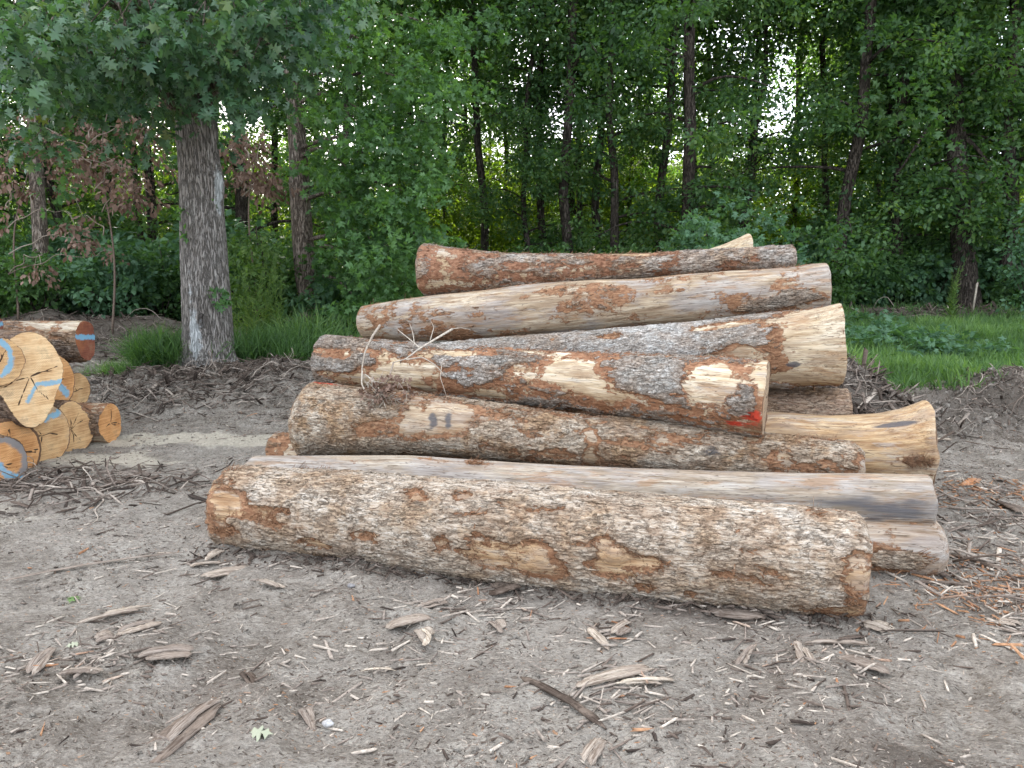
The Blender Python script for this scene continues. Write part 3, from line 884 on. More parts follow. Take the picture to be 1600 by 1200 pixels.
LOGS['E'] = main_log('log with a big flared bare end at right, resting behind the red painted log',
    [(690, 536, 590), (800, 527, 598), (950, 515, 603), (1100, 503, 606), (1200, 490, 605), (1262, 481, 605), (1312, 469, 607)],
    6.35, 5.5, 16, 0.010, mat_log('pale_grey_bark_flared', GREYB, ((0.27, 0.18, 0.10), (0.50, 0.39, 0.26), (0.68, 0.59, 0.45)), grey=0.12, plate=(18, 44), blocky=0.7, seed=6, dirt=0.15, redw=0.22),
    peel=-0.25, peel_noise=0.42, fibres=300, lobes=[(1, 0.25, 4, 2.2, 0.06)], end_round=0.006,
    blobs=[(1285, 540, .26, .5, 1.4), (1150, 555, .22, .07, 1.0), (1130, 510, .3, .04, 1.0), (960, 525, .1, .04, .6), (1200, 590, .3, .06, .8)],
    stains=[(1240, 571, .05, .03, 1.0)])
LOGS['EL'] = main_log('rough brown barked log wedged under the big flared log',
    [(980, 600, 690), (1210, 606, 694), (1322, 607, 700)], 6.1, 5.75, 17, 0.012, mat_log('shaggy_brown_bark', BROWN, plate=(7, 30), seed=7), peel=-0.5)
LOGS['G'] = main_log('tan streaked log whose splintered flared tip sticks out furthest right',
    [(800, 650, 738), (1100, 650, 752), (1210, 643, 757), (1300, 648, 762), (1370, 646, 766), (1420, 638, 770), (1447, 629, 776)],
    6.0, 5.2, 18, 0.010, mat_log('tan_streaked_wood', BROWN, ((0.22, 0.12, 0.06), (0.46, 0.30, 0.16), (0.64, 0.50, 0.32)), grey=0.3, seed=8, dirt=0.5),
    peel=0.75, peel_noise=0.25, lobes=[(1, 0.16, 1, 1.4, 0.07)], stains=[(1400, 664, .15, .025, 1.0)], blobs=[(1435, 720, .12, .03, -.5)])
LOGS['F'] = main_log('mostly peeled grey and tan log, second from the top of the pile',
    [(568, 477, 530), (640, 465, 533), (760, 451, 533), (900, 438, 522), (1005, 434, 513), (1124, 424, 504), (1240, 417, 493), (1262, 412, 492), (1293, 410, 490)],
    7.0, 6.1, 19, 0.011, mat_log('peeled_grey_tan_wood', ((0.12, 0.09, 0.07), (0.30, 0.24, 0.19), (0.50, 0.43, 0.36)), ((0.15, 0.095, 0.06), (0.36, 0.27, 0.18), (0.60, 0.51, 0.39)), grey=0.6, seed=9, dirt=0.3),
    peel=0.38, peel_noise=0.5, fibres=250, knots=[(1060, 445, .08, .02)], blobs=[(1230, 470, .4, .07, -.9), (1285, 440, .12, .3, .6), (1060, 440, .2, .08, -.2)], stains=[(870, 480, .2, .1, .3), (1190, 445, .15, .04, .35)])
LOGS['H'] = main_log('topmost log with rusty red torn bark and a flared pale left end',
    [(660, 381, 462), (700, 388, 458), (800, 397, 451), (940, 397, 439), (1030, 395, 431), (1150, 389, 424), (1243, 384, 420)],
    7.2, 6.6, 20, 0.012, mat_log('red_torn_bark', ((0.13, 0.10, 0.08), (0.34, 0.29, 0.25), (0.56, 0.52, 0.47)), ((0.28, 0.17, 0.09), (0.48, 0.35, 0.21), (0.64, 0.52, 0.37)), plate=(12, 34), seed=10, redw=0.26, red=(0.18, 0.066, 0.038)),
    peel=-0.16, peel_noise=0.62, end_round=0.03, fibres=450, blobs=[(680, 425, .2, .3, .5), (780, 430, .2, .04, .1), (1170, 405, .25, .05, .5)])
LOGS['I'] = main_log('bare wedge shaped log tip poking up behind the topmost log',
    [(760, 400, 440), (1000, 402, 440), (1085, 395, 440), (1130, 382, 445), (1171, 364, 452)],
    7.7, 7.2, 21, 0.014, mat_log('bare_tan_butt', PALE, ((0.36, 0.25, 0.15), (0.56, 0.45, 0.30), (0.70, 0.61, 0.45)), grey=0.1, seed=11), peel=0.8, peel_noise=0.2)
LOGS['K'] = main_log('orange brown log barely showing beneath the left end of the red painted log',
    [(512, 566, 640), (900, 590, 668), (1150, 600, 690)], 6.2, 5.6, 22, 0.014, mat_log('rusty_bark', BROWN, seed=12, redw=0.5), peel=0.0)
LOGS['J'] = main_log('low brown log end just left of the fat rounded log end',
    [(432, 676, 745), (700, 690, 760), (1000, 695, 765)], 6.0, 5.5, 23, 0.014, mat_log('red_brown_low_bark', BROWN, seed=13, redw=0.35), peel=-0.1)

# left pile: sawn faces towards the right
LEFT = 'logs in the small pile at the left edge'
LB = mat_log('left_pile_bark', ((0.06, 0.04, 0.03), (0.15, 0.10, 0.075), (0.30, 0.23, 0.18)), ((0.24, 0.14, 0.07), (0.42, 0.28, 0.15), (0.58, 0.44, 0.27)), grey=0.1, plate=(8, 26), seed=20)
LBW = mat_log('left_pile_pale_side', ((0.09, 0.06, 0.045), (0.24, 0.18, 0.14), (0.46, 0.40, 0.34)), ((0.26, 0.18, 0.11), (0.48, 0.38, 0.26), (0.66, 0.58, 0.45)), grey=0.25, plate=(8, 26), seed=21)


def left_log(label, px, py, rpx, d, ang, seed, endm, mat=LB, peel=-0.3, lobes=(), stretch=1.0, L=2.2, blobs=(), **ek):
    c = P(px, py, d)
    r = rpx / F * d
    n = np.array((math.cos(ang), math.sin(ang), 0.0))
    n_ = 10
    C = np.array([c - n * L * (1 - t) for t in np.linspace(0, 1, n_)])
    rad = np.full(n_, r)
    D = log_surface(C, rad, 0.014, seed, lobes=lobes, bark_h=0.012, end_round=0.004, peel=peel, peel_noise=0.5, bump=0.025, blobs=blobs)
    return finish_log(D, 'log', label, 'log', mat, LEFT, endm, seed, **ek)


a = R
left_log('log with dark red brown face and blue stripe on top of the small pile', 134, 526, 28, 7.7, R(-2), 41, END_RED, LBW, 0.1,
         lobes=[(1, 9, 1, -PI / 2, 0.16), (1, 9, 2, -PI / 2, 0.10), (1, 9, 3, -PI / 2, 0.06)], blobs=[(60, 545, .6, .1, -.6), (100, 508, .6, .05, .6)],
         stripe=[[(-0.8, 0.15), (0.0, 0.05), (0.9, 0.0)]], stripe_w=0.04, ncr=1, rimw=0.02)
left_log('largest log with a pale yellow pointed face in the small pile', 46, 588, 60, 6.25, R(-22), 42, END_PALE, LB, -0.6,
         lobes=[(1, 9, 2, PI / 2, 0.15), (1, 9, 4, PI / 2, 0.07), (1, 9, 3, 0.6, 0.05)], stripe=[[(0.15, -0.2), (0.5, -0.25), (0.9, -0.22)], [(0.1, -0.3), (-0.1, -0.6)]], stripe_w=0.03, ncr=5, rimw=0.02)
left_log('round tan faced log with blue arc at the left photo edge, middle height', 0, 565, 36, 5.95, R(-25), 43, END_TAN, LB, -0.4,
         stripe=[[(0.1, 0.9), (0.45, 0.4), (0.4, -0.2), (0.0, -0.6)]], stripe_w=0.035, ncr=3)
left_log('small red brown faced log at the left photo edge above the arc marked one', -8, 508, 15, 6.9, R(-10), 44, END_RED, LB, -0.4, stripe=[[(-0.5, 0.0), (0.8, 0.1)]], stripe_w=0.04, ncr=0)
left_log('orange faced log with long blue curved stripe right of the largest face', 88, 597, 38, 7.0, R(-10), 45, END_ORANGE, LB, -0.4,
         lobes=[(1, 9, 2, PI / 2, 0.05)], stripe=[[(-0.35, 0.9), (-0.1, 0.1), (0.5, -0.55)]], stripe_w=0.05, ncr=3)
left_log('dull tan log with its top showing, furthest back in the small pile', 121, 611, 27, 7.9, R(-8), 46, END_TAN, LBW, -0.4, ncr=4)
left_log('plain orange faced log lying lowest at right end of the small pile', 173, 661, 31, 7.35, R(-2), 47, END_ORANGE, LBW, 0.15, ncr=4,
         blobs=[(135, 665, .25, .1, -.5), (140, 685, .3, .04, .8)], rimw=0.02)
left_log('tan faced log split by a dark crack, left of the lowest plain orange one', 111, 671, 40, 6.95, R(-16), 48, END_TAN, LB, -0.3, lobes=[(1, 9, 3, PI / 2, 0.06)], ncr=7, rimw=0.03)
left_log('broad brown faced log with blue scribble near its top, under the largest face', 66, 681, 49, 6.55, R(-18), 49, END_TAN, LB, -0.3,
         stripe=[[(-0.3, 0.65), (0.1, 0.5), (0.6, 0.6)]], stripe_w=0.05, ncr=5, stain_ring=0.35)
left_log('orange faced log with pale bark rim behind the grey ringed one', 14, 707, 51, 6.2, R(-22), 50, END_ORANGE, LB, -0.3, ncr=6, rimw=0.09)
left_log('grey ringed orange faced log with diagonal blue stripe, lowest at left edge', 0, 727, 42, 5.85, R(-25), 51, END_ORANGE, LB, -0.3,
         stripe=[[(-0.2, 0.9), (-0.1, 0.1), (0.2, -0.4), (0.75, -0.75)]], stripe_w=0.045, ncr=4, stain_ring=0.9)


def tag_on(px, py, d, s=0.035):
    c = P(px, py, d)
    b = Buf()
    q = np.array([(-1, 0, -1), (1, 0, -.7), (1, 0, 1), (-1, 0, .8)], dtype=float) * s / 2
    V = np.concatenate([q + (0, -0.002, 0), q + (0, 0.002, 0)])
    V = V + (V[:, :1] * -0.35) * np.array((0, 1, 0))
    b.add(V + c, [[0, 1, 2, 3], [7, 6, 5, 4], [0, 4, 5, 1], [1, 5, 6, 2], [2, 6, 7, 3], [3, 7, 4, 0]])
    return b


# ------------------------------------------------------------------ leaf placement
def tmpl(outline, drop=0.12):
    """fan leaf: outline in (x along leaf 0..1, y); centre vertex first"""
    o = np.array(outline, dtype=float)
    c = np.array([[0.5, 0.0]])
    p = np.concatenate([c, o])
    z = -drop * ((p[:, 0] - 0.45) ** 2 * 2.2 + np.abs(p[:, 1]) * 0.9)
    V = np.concatenate([p, z[:, None]], axis=1)
    n = len(o)
    Ft = np.array([[0, 1 + k, 1 + (k + 1) % n] for k in range(n)])
    return V, Ft


QUAD = (np.array([(0, 0, 0), (0.45, 0.30, -0.05), (1, 0, -0.12), (0.45, -0.30, -0.05)], dtype=float), np.array([[0, 1, 2], [0, 2, 3]]))
STAR = tmpl([(0, 0), (0.12, 0.42), (0.32, 0.18), (0.62, 0.50), (0.66, 0.16), (1.0, 0), (0.66, -0.16), (0.62, -0.50), (0.32, -0.18), (0.12, -0.42)], 0.25)
OAK = tmpl([(0, 0.0), (0.16, 0.06), (0.26, 0.26), (0.33, 0.10), (0.50, 0.38), (0.57, 0.13), (0.78, 0.33), (0.80, 0.11), (1.0, 0.02),
            (0.80, -0.10), (0.76, -0.34), (0.57, -0.13), (0.48, -0.38), (0.33, -0.10), (0.24, -0.25), (0.16, -0.06)], 0.3)
BLADE = (np.array([(0, 0.05, 0), (0, -0.05, 0), (0.55, -0.035, 0.0), (0.55, 0.035, 0.0), (1, 0, -0.12)], dtype=float), np.array([[0, 1, 2], [0, 2, 3], [3, 2, 4]]))


def leaves(pos, direc, nrm, size, T_, tint):
    """returns V, F, tint"""
    n = len(pos)
    direc = direc / (np.linalg.norm(direc, axis=1)[:, None] + 1e-9)
    side = np.cross(nrm, direc)
    side /= np.linalg.norm(side, axis=1)[:, None] + 1e-9
    up = np.cross(direc, side)
    tv, tf = T_
    V = (pos[:, None, :] + size[:, None, None] * (tv[None, :, 0:1] * direc[:, None, :] + tv[None, :, 1:2] * side[:, None, :] + tv[None, :, 2:3] * up[:, None, :]))
    k = len(tv)
    Ff = (tf[None, :, :] + (np.arange(n) * k)[:, None, None]).reshape(-1, 3)
    return V.reshape(-1, 3), Ff, np.repeat(tint, k)


def sprays(rng, centres, sizes, K, leaf, T_, outward=None, flat=0.35, nup=1.0, jit=0.65, droop=0.5, spread=0.5):
    """clusters of leaves along short twigs round each centre"""
    n = len(centres)
    idx = np.repeat(np.arange(n), K)
    m = len(idx)
    g = rng.normal(size=(m, 3))
    g /= np.linalg.norm(g, axis=1)[:, None]
    rad = rng.random(m) ** 0.55
    tw = rng.normal(size=(n, 6, 3))             # six twigs per clump
    tw[:, :, 2] *= flat
    tw /= np.linalg.norm(tw, axis=2)[:, :, None]
    tk = rng.integers(0, 6, m)
    t = tw[idx, tk]
    u = rng.random(m) ** 0.7
    off = t * u[:, None] + g * 0.22 * spread / 0.5
    off[:, 2] -= droop * 0.35 * u * u
    off = off * sizes[idx][:, None]
    pos = centres[idx] + off
    d = t * 0.8 + g * 0.8
    d[:, 2] -= droop * 0.6
    nr = rng.normal(size=(m, 3)) * jit
    nr[:, 2] += nup
    size = leaf * (0.6 + 0.7 * rng.random(m))
    ct = rng.random(n)
    tint = np.clip(0.55 * rng.random(m) + 0.45 * ct[idx], 0, 1)
    return leaves(pos, d, nr, size, T_, tint)


def join(parts):
    V, Fl, A, n = [], [], [], 0
    for v, f, a_ in parts:
        V.append(v)
        Fl.append(f + n)
        A.append(a_)
        n += len(v)
    return np.concatenate(V), np.concatenate(Fl), np.concatenate(A)


def crown_mesh(name, parts, mat, parent, link=True):
    V, f, a_ = join(parts)
    return mk(name, V, [f], mat, parent, {'tint': a_}, False, link)


# ------------------------------------------------------------------ woodland tree prototypes
def make_tree(seed, H, r0, z0, Rc, nlow, nhigh, leafm, trunkm, name='tree', lab='', leaf=0.12, lean=0.0):
    rng = np.random.default_rng(seed)
    root = thing(name, lab, 'tree')
    b = Buf()
    zz = np.linspace(-0.3, H, 26)
    wob = np.stack([0.16 * np.sin(zz * 0.55 + seed) + lean * zz + 0.05 * np.sin(zz * 1.9 + seed * 2), 0.14 * np.cos(zz * 0.5 + seed * 2) - 0.14 * math.cos(seed * 2), zz], axis=1)
    wob[:, 0] -= 0.16 * math.sin(seed)
    rr = r0 * (1 - 0.75 * np.clip(zz / H, 0, 1)) * (1 + 0.5 * np.exp(-np.clip(zz, 0, 9) / 0.25))
    b.tube(wob, rr, 12, nz=0.12, seed=seed)
    b.build('trunk', trunkm, root, True)
    lb = Buf()
    cs, ss_ = [], []
    nb = 26
    for k in range(nb):
        z = z0 * 0.7 + (H * 0.95 - z0 * 0.7) * (k / nb) ** 1.1
        az = rng.uniform(0, 2 * PI)
        base = np.array([np.interp(z, zz, wob[:, 0]), np.interp(z, zz, wob[:, 1]), z])
        ln = Rc * (0.55 + 0.6 * rng.random()) * (1 - 0.45 * z / H)
        tt = np.linspace(0, 1, 7)
        dr = np.array([math.cos(az), math.sin(az), 0])
        pts_ = base + tt[:, None] * dr * ln + np.stack([0 * tt, 0 * tt, (0.45 * tt - 0.45 * tt ** 2) * ln + 0.1 * np.sin(tt * 4 + k)], axis=1)
        pts_[:, :2] += 0.08 * np.sin(tt * 5 + k)[:, None] * tt[:, None]
        lb.tube(pts_, r0 * 0.28 * (1 - 0.85 * tt) + 0.004, 5)
        low = z < 8.5
        m = int((nlow if low else nhigh) / nb * 2)
        u = 0.25 + 0.8 * rng.random(m)
        c = base + u[:, None] * dr * ln + rng.normal(size=(m, 3)) * np.array((0.55, 0.55, 0.40)) * (0.7 if low else 1.3)
        c[:, 2] += (0.45 * u - 0.45 * u ** 2) * ln - 0.15
        cs.append(c)
        ss_.append(np.full(m, 0.42 if low else 0.9))
    lb.build('limbs', trunkm, root, True)
    c = np.concatenate(cs)
    s_ = np.concatenate(ss_)
    lowm = s_ < 0.6
    parts = [sprays(rng, c[lowm], s_[lowm], 44, leaf, QUAD)]
    parts.append(sprays(rng, c[~lowm], s_[~lowm], 34, leaf * 1.45, QUAD))
    crown_mesh('crown', parts, leafm, root)
    return root


rngP = random.Random(5)
DEEP = 'trees of the woods beyond the yard'
protos = [
    make_tree(101, 17, 0.13, 1.6, 2.6, 300, 300, M['leaf'], M['dark_trunk'], 'tree', 'slender dark trunked leafy tree in the woods behind the log pile'),
    make_tree(102, 19, 0.16, 2.6, 2.9, 260, 330, M['leaf'], M['dark_trunk'], 'tree', 'slender dark trunked leafy tree in the woods behind the log pile'),
    make_tree(103, 16, 0.11, 0.9, 2.4, 360, 260, M['leaf'], M['dark_trunk'], 'tree', 'slender dark trunked leafy tree in the woods behind the log pile'),
    make_tree(104, 20, 0.10, 6.0, 2.2, 130, 320, M['leaf'], M['dark_trunk'], 'tree', 'bare stemmed pole of a tree deep between the leafy ones'),
]
used = set()


def plant(k, px, d, s=1.0, label=None):
    p = T(px, d)
    rz = rngP.uniform(0, 6.28)
    pr = protos[k]
    if k not in used:
        used.add(k)
        pr.location = p
        pr.rotation_euler = (0, 0, rz)
        pr.scale = (s, s, s)
        pr['group'] = DEEP
        if label:
            pr['label'] = label
        return pr
    return dup(pr, p, rz, s, label, DEEP)


L0 = 'slender dark trunked leafy tree in the woods behind the log pile'
L1 = 'bare stemmed pole of a tree deep between the leafy ones'
# seen trunks (photo column, depth, proto, scale)
for (px, d, k, s) in [(757, 22, 3, 1.2), (705, 27, 3, 0.8), (855, 21, 3, 1.1), (893, 20, 3, 1.35), (912, 25, 3, 1.0), (940, 23, 3, 1.3), (1030, 21, 3, 1.2), (1068, 24, 3, 1.4),
                      (725, 33, 3, 1.0), (800, 30, 3, 1.0), (985, 29, 3, 1.0), (1150, 26, 3, 1.2), (1275, 24, 3, 1.1), (1345, 28, 3, 1.2), (1380, 21, 3, 1.3), (1440, 30, 3, 1.0), (1560, 24, 3, 1.2), (1595, 19.5, 3, 1.2),
                      (180, 20, 3, 1.1), (240, 24, 3, 1.2), (110, 22, 3, 1.2), (560, 22, 3, 1.1), (640, 28, 3, 1.0)]:
    o = plant(k, px, d, s, L1)
# leafy trees, forest edge and second row
for (px, d, k, s) in [(-160, 15, 0, 1), (-30, 17, 1, 1), (120, 17.5, 2, 1), (250, 19, 0, 1), (385, 18, 1, 1), (560, 18.0, 2, .95), (640, 24, 0, 1), (830, 20.5, 2, .8), (960, 19.5, 0, .9), (1070, 18.5, 1, 1), (1165, 22, 3, .9),
                      (1300, 18.5, 1, 1), (1400, 19, 0, 1.05), (1480, 21, 2, 1.1), (1570, 18, 1, 1.05), (1700, 18, 0, 1), (1820, 17, 2, 1),
                      (0, 25, 2, 1), (200, 27, 1, 1), (430, 26, 0, 1), (520, 31, 1, 1), (900, 28, 1, .95), (1100, 28, 0, 1), (1230, 31, 1, 1), (1360, 27, 2, 1), (1520, 28, 1, 1.1), (1680, 26, 0, 1),
                      (-150, 32, 0, 1), (100, 36, 1, 1), (330, 35, 2, 1), (760, 40, 0, .9), (1000, 38, 2, 1), (1290, 40, 0, 1), (1450, 38, 1, 1), (1620, 37, 2, 1), (1850, 30, 1, 1), (-300, 17, 2, 1), (-420, 20, 1, 1), (1930, 19, 0, 1), (2050, 21, 2, 1), (1780, 24, 2, 1)]:
    plant(k, px, d, s, L0)
# trees standing beside the yard, outside the frame, whose crowns close the canopy
print('trees', len(protos))

# far wood
rng = np.random.default_rng(77)
n = 11000
c = np.stack([rng.uniform(-75, 75, n), rng.uniform(42, 80, n), 0.4 + 14.5 * rng.random(n) ** 1.6], axis=1)
keep = c[:, 2] < 6.5 + 6.0 * fbm(np.stack([c[:, 0] * 0.12, c[:, 1] * 0.05, c[:, 0] * 0], axis=1), 3, 3) + 3
c = c[keep]
fw = crown_mesh('far_woods', [sprays(rng, c, np.full(len(c), 1.5), 44, 0.38, QUAD)], M['far_leaf'], None)
tag(fw, 'sunlit yellow green mass of leaves deep behind the trees', 'woods', kind='stuff')

# ------------------------------------------------------------------ the big oak
oak = thing('oak_tree', 'big grey barked oak standing behind the dirt mound with lobed leaves overhead', 'tree', T(322, 10.6))
OB = np.array(oak.location)
b = Buf()
top = P(318, 210, 10.7)
zz = np.linspace(-0.35, 9.0, 110)
cx = np.interp(zz, [0, 1.0, 2.4, 3.6, 9], [0.03, 0.03, 0.02, 0.0, -0.5])
cyy = np.interp(zz, [0, 9], [0, 0.2])
rr = np.interp(zz, [-0.35, 0, 0.25, 0.7, 1.6, 2.8, 3.4, 4.2, 6, 9], [0.42, 0.355, 0.33, 0.315, 0.295, 0.255, 0.26, 0.23, 0.19, 0.11])
seg = 90
th = np.arange(seg) / seg * 2 * PI
Z, TH = np.meshgrid(zz, th, indexing='ij')
Z, TH = Z.ravel(), TH.ravel()
q = np.stack([np.cos(TH) * 1.0, np.sin(TH) * 1.0, Z], axis=1)
RR = np.repeat(rr, seg)
RR = RR * (1 + 0.05 * fbm(q * np.array((1.2, 1.2, 0.6)), 4, 2)) + 0.014 * (1 - np.abs(fbm(q * np.array((9, 9, 1.4)), 8, 3)))
RR += 0.22 * np.exp(-np.clip(Z + 0.05, 0, 9) / 0.16) * np.clip(np.cos(5 * TH + 1), 0, 1) ** 1.5
# burr on the right side and a knot hole low on the front
RR += 0.05 * np.exp(-((Z - 2.55) / 0.22) ** 2 - (((TH + PI) % (2 * PI) - PI) / 0.55) ** 2)
hd = ((TH - 1.53 * PI) * 0.34) ** 2 / 0.045 ** 2 + (Z - 0.63) ** 2 / 0.06 ** 2
RR -= 0.12 * np.exp(-hd ** 2)
V = np.stack([np.repeat(cx, seg) + RR * np.cos(TH), np.repeat(cyy, seg) + RR * np.sin(TH), Z], axis=1)
nr_ = len(zz)
i = np.arange(nr_ - 1)[:, None] * seg
j = np.arange(seg)[None, :]
k2 = (j + 1) % seg
Fq = np.stack([i + j, i + k2, i + seg + k2, i + seg + j], axis=-1).reshape(-1, 4)
lich = 0.95 * np.exp(-((Z - 0.35) / 0.4) ** 2 - ((TH - 1.45 * PI) / 0.4) ** 2) + 0.6 * np.exp(-((Z - 1.1) / 0.5) ** 2 - ((TH - 1.4 * PI) / 0.3) ** 2) \
    + 0.9 * np.exp(-((Z - 2.4) / 0.5) ** 2 - (((TH + PI) % (2 * PI) - PI + 0.3) / 0.5) ** 2)
mk('trunk', V, [Fq], M['oak_trunk'], oak, {'tint': lich}, True)
rng = np.random.default_rng(12)
lb = Buf()
cs, ss_ = [], []
# limbs: from trunk to targets (photo px, py, depth)
limbs = [(3.5, P(60, -60, 8.2)), (3.3, P(190, -20, 7.6)), (3.6, P(420, -20, 8.4)), (3.9, P(330, -160, 6.2)), (3.7, P(520, -60, 10.5)), (4.5, P(150, -300, 9)), (4.8, P(500, -320, 8)), (3.4, P(-60, 60, 9.5)),
         (5.4, P(300, -500, 9)), (6, P(450, -600, 12)), (5, P(100, -400, 12.5)), (3.3, P(100, 80, 9.0)), (3.3, P(395, 70, 9.2))]
for k, (z, tg) in enumerate(limbs):
    base = np.array([np.interp(z, zz, cx), np.interp(z, zz, cyy), z])
    e = tg - OB
    tt = np.linspace(0, 1, 12)
    bow = np.linalg.norm(e - base) * 0.16
    pp = base + tt[:, None] * (e - base) + np.stack([0.1 * np.sin(tt * 6 + k), 0.1 * np.cos(tt * 5 + k) - 0.1, bow * np.sin(tt * PI)], axis=1) * np.minimum(1, tt * 4)[:, None]
    lb.tube(pp, 0.09 * (1 - 0.85 * tt) + 0.006, 7, nz=0.1, seed=k)
    for q_ in range(26):
        u = rng.uniform(0.25, 1.08)
        c = base + u * (e - base) + np.array((0, 0, bow * math.sin(u * PI)))
        off = rng.normal(size=3) * np.array((0.55, 0.55, 0.28)) + np.array((0, 0, 0.18))
        tip = c + off + np.array((0, 0, -0.12))
        tw = np.linspace(0, 1, 5)
        lb.tube(c + tw[:, None] * (tip - c) + np.stack([0 * tw, 0 * tw, 0.12 * np.sin(tw * PI)], axis=1), 0.012 * (1 - 0.7 * tw), 4)
        cs.append(tip)
        ss_.append(rng.uniform(0.28, 0.42))
# hanging leaf bunches seen in front of the trunk and below the canopy
for (px, py, d) in [(345, 120, 8.4), (270, 110, 8.3), (360, 140, 9), (390, 110, 8.6), (430, 90, 8.6), (460, 110, 9), (245, 160, 8.8), (215, 165, 9),
                    (225, 200, 9.4), (190, 140, 8.4), (150, 150, 8.6), (140, 120, 8.2), (90, 140, 8.4), (60, 150, 8.7), (100, 165, 8.9), (50, 220, 9.4), (75, 235, 9.6), (30, 120, 8), (15, 150, 8.4), (175, 95, 7.8), (250, 60, 7.6),
                    (330, 70, 7.8), (300, 30, 7.3), (380, 50, 7.8), (420, 30, 8), (450, 60, 8.6), (120, 60, 7.6), (60, 70, 7.4), (20, 60, 7.2), (180, 40, 7.3), (80, 20, 7.1), (235, 15, 7.1), (20, 15, 7), (140, 10, 7),
                    (360, 10, 7.2), (430, 0, 7.4), (275, 80, 7.9), (310, 100, 8.2), (365, 85, 8.1), (210, 75, 7.8), (90, 95, 7.8), (40, 100, 7.7), (315, 60, 7.7), (160, 70, 8.1), (470, 30, 9)]:
    c = P(px, py, d) - OB
    cs.append(c)
    ss_.append(0.34)
    cs.append(c + rng.normal(size=3) * 0.25)
    ss_.append(0.30)
    st_ = c + np.array((rng.uniform(-.3, .3), rng.uniform(0.2, 0.6), 0.55))
    tw = np.linspace(0, 1, 5)
    lb.tube(st_ + tw[:, None] * (c - st_), 0.012 * (1 - 0.7 * tw), 4)
lb.build('limbs', M['brown_trunk'], oak, True)
crown_mesh('crown', [sprays(rng, np.array(cs), np.array(ss_), 23, 0.165, OAK, droop=0.9, jit=0.7, nup=0.75, flat=0.5)], M['oak_leaf'], oak)

# creeper climbing the oak
cr_ = thing('creeper', 'small green creeper climbing the front of the big oak trunk', 'plant', OB)
cs = np.array([P(x, y, 10.32) - OB for x, y in [(305, 312), (318, 315), (300, 335), (312, 340), (298, 352), (296, 365), (304, 368), (322, 300), (336, 455), (343, 470), (330, 452)]])
rng = np.random.default_rng(3)
lv = crown_mesh('leaves', [sprays(rng, cs, np.full(len(cs), 0.14), 20, 0.10, STAR, nup=0.2)], M['gum_leaf'], cr_)
b = Buf()
b.tube(np.array([P(x, y, 10.37) - OB for x, y in [(310, 570), (318, 520), (336, 470), (330, 440), (305, 380), (300, 345), (312, 320), (320, 300)]]), 0.008, 5)
b.build('stem', M['twig'], cr_)

# ------------------------------------------------------------------ sweetgum at the wood's edge
gum = thing('sweetgum_tree', 'tree with curved brown trunk and star shaped leaves right of the big oak', 'tree', T(492, 14.2))
GB = np.array(gum.location)
b = Buf()
pth = np.array([P(x, y, 14.2) for x, y in [(494, 520), (488, 480), (478, 430), (474, 380), (468, 300), (466, 240), (462, 180), (456, 120), (452, 60), (445, -20), (440, -150), (430, -400)]]) - GB
pth[0, 2] = -0.3
pp = np.stack([np.interp(np.linspace(0, 11, 60), np.arange(12), pth[:, k]) for k in range(3)], axis=1)
b.tube(pp, np.concatenate([np.linspace(0.32, 0.225, 6), np.linspace(0.215, 0.10, 54)]), 24, nz=0.08, seed=3)
b.build('trunk', M['brown_trunk'], gum, True)
rng = np.random.default_rng(21)
cs, ss_ = [], []
blobs = [(600, 330, 12.6, 85, 60, 34), (560, 420, 12.6, 60, 50, 26), (620, 240, 12.8, 75, 45, 24), (540, 260, 13, 50, 60, 20), (560, 170, 13, 80, 40, 22), (650, 130, 13.2, 70, 50, 20), (560, 60, 13, 90, 50, 26),
         (680, 40, 13.5, 70, 45, 18), (500, 20, 13.4, 60, 40, 12), (640, 400, 12.8, 40, 45, 14), (560, 470, 12.8, 45, 25, 12), (590, -120, 13.5, 150, 80, 40), (660, 310, 13, 30, 50, 10)]
lb = Buf()
for (x, y, d, rx, ry, nn) in blobs:
    c0 = P(x, y, d) - GB
    st_ = np.array([np.interp(c0[2] + 0.3, pp[:, 2], pp[:, 0]), np.interp(c0[2] + 0.3, pp[:, 2], pp[:, 1]), c0[2] + 0.3])
    tt = np.linspace(0, 1, 8)
    lb.tube(st_ + tt[:, None] * (c0 - st_) + np.stack([0 * tt, 0 * tt, 0.25 * np.sin(tt * PI)], axis=1), 0.04 * (1 - 0.8 * tt) + 0.004, 5)
    for _ in range(nn):
        cs.append(P(x + rng.normal() * rx * 0.55, y + rng.normal() * ry * 0.55, d + rng.normal() * 0.5) - GB)
        ss_.append(rng.uniform(0.25, 0.45))
lb.build('limbs', M['brown_trunk'], gum, True)
crown_mesh('crown', [sprays(rng, np.array(cs), np.array(ss_), 42, 0.12, STAR, droop=0.8, nup=0.8)], M['gum_leaf'], gum)

# thin trunk at far left with dead leaves round it
lt = thing('tree', 'straight reddish brown trunk among dead brown leaves at far left', 'tree', T(66, 14.5))
LBq = np.array(lt.location)
b = Buf()
pth = np.array([P(x, y, 14.5) for x, y in [(70, 520), (66, 440), (62, 350), (56, 260), (52, 170), (48, 80), (44, -40), (40, -300)]]) - LBq
pp = np.stack([np.interp(np.linspace(0, 7, 40), np.arange(8), pth[:, k]) for k in range(3)], axis=1)
b.tube(pp, np.linspace(0.16, 0.08, 40), 20, nz=0.08, seed=8)
b.build('trunk', M['brown_trunk'], lt, True)
rng = np.random.default_rng(31)
cs = np.array([P(rng.uniform(-120, 200), rng.uniform(-300, 60), 14.5 + rng.normal()) - LBq for _ in range(120)])
crown_mesh('crown', [sprays(rng, cs, np.full(len(cs), 0.5), 40, 0.14, QUAD)], M['leaf'], lt)

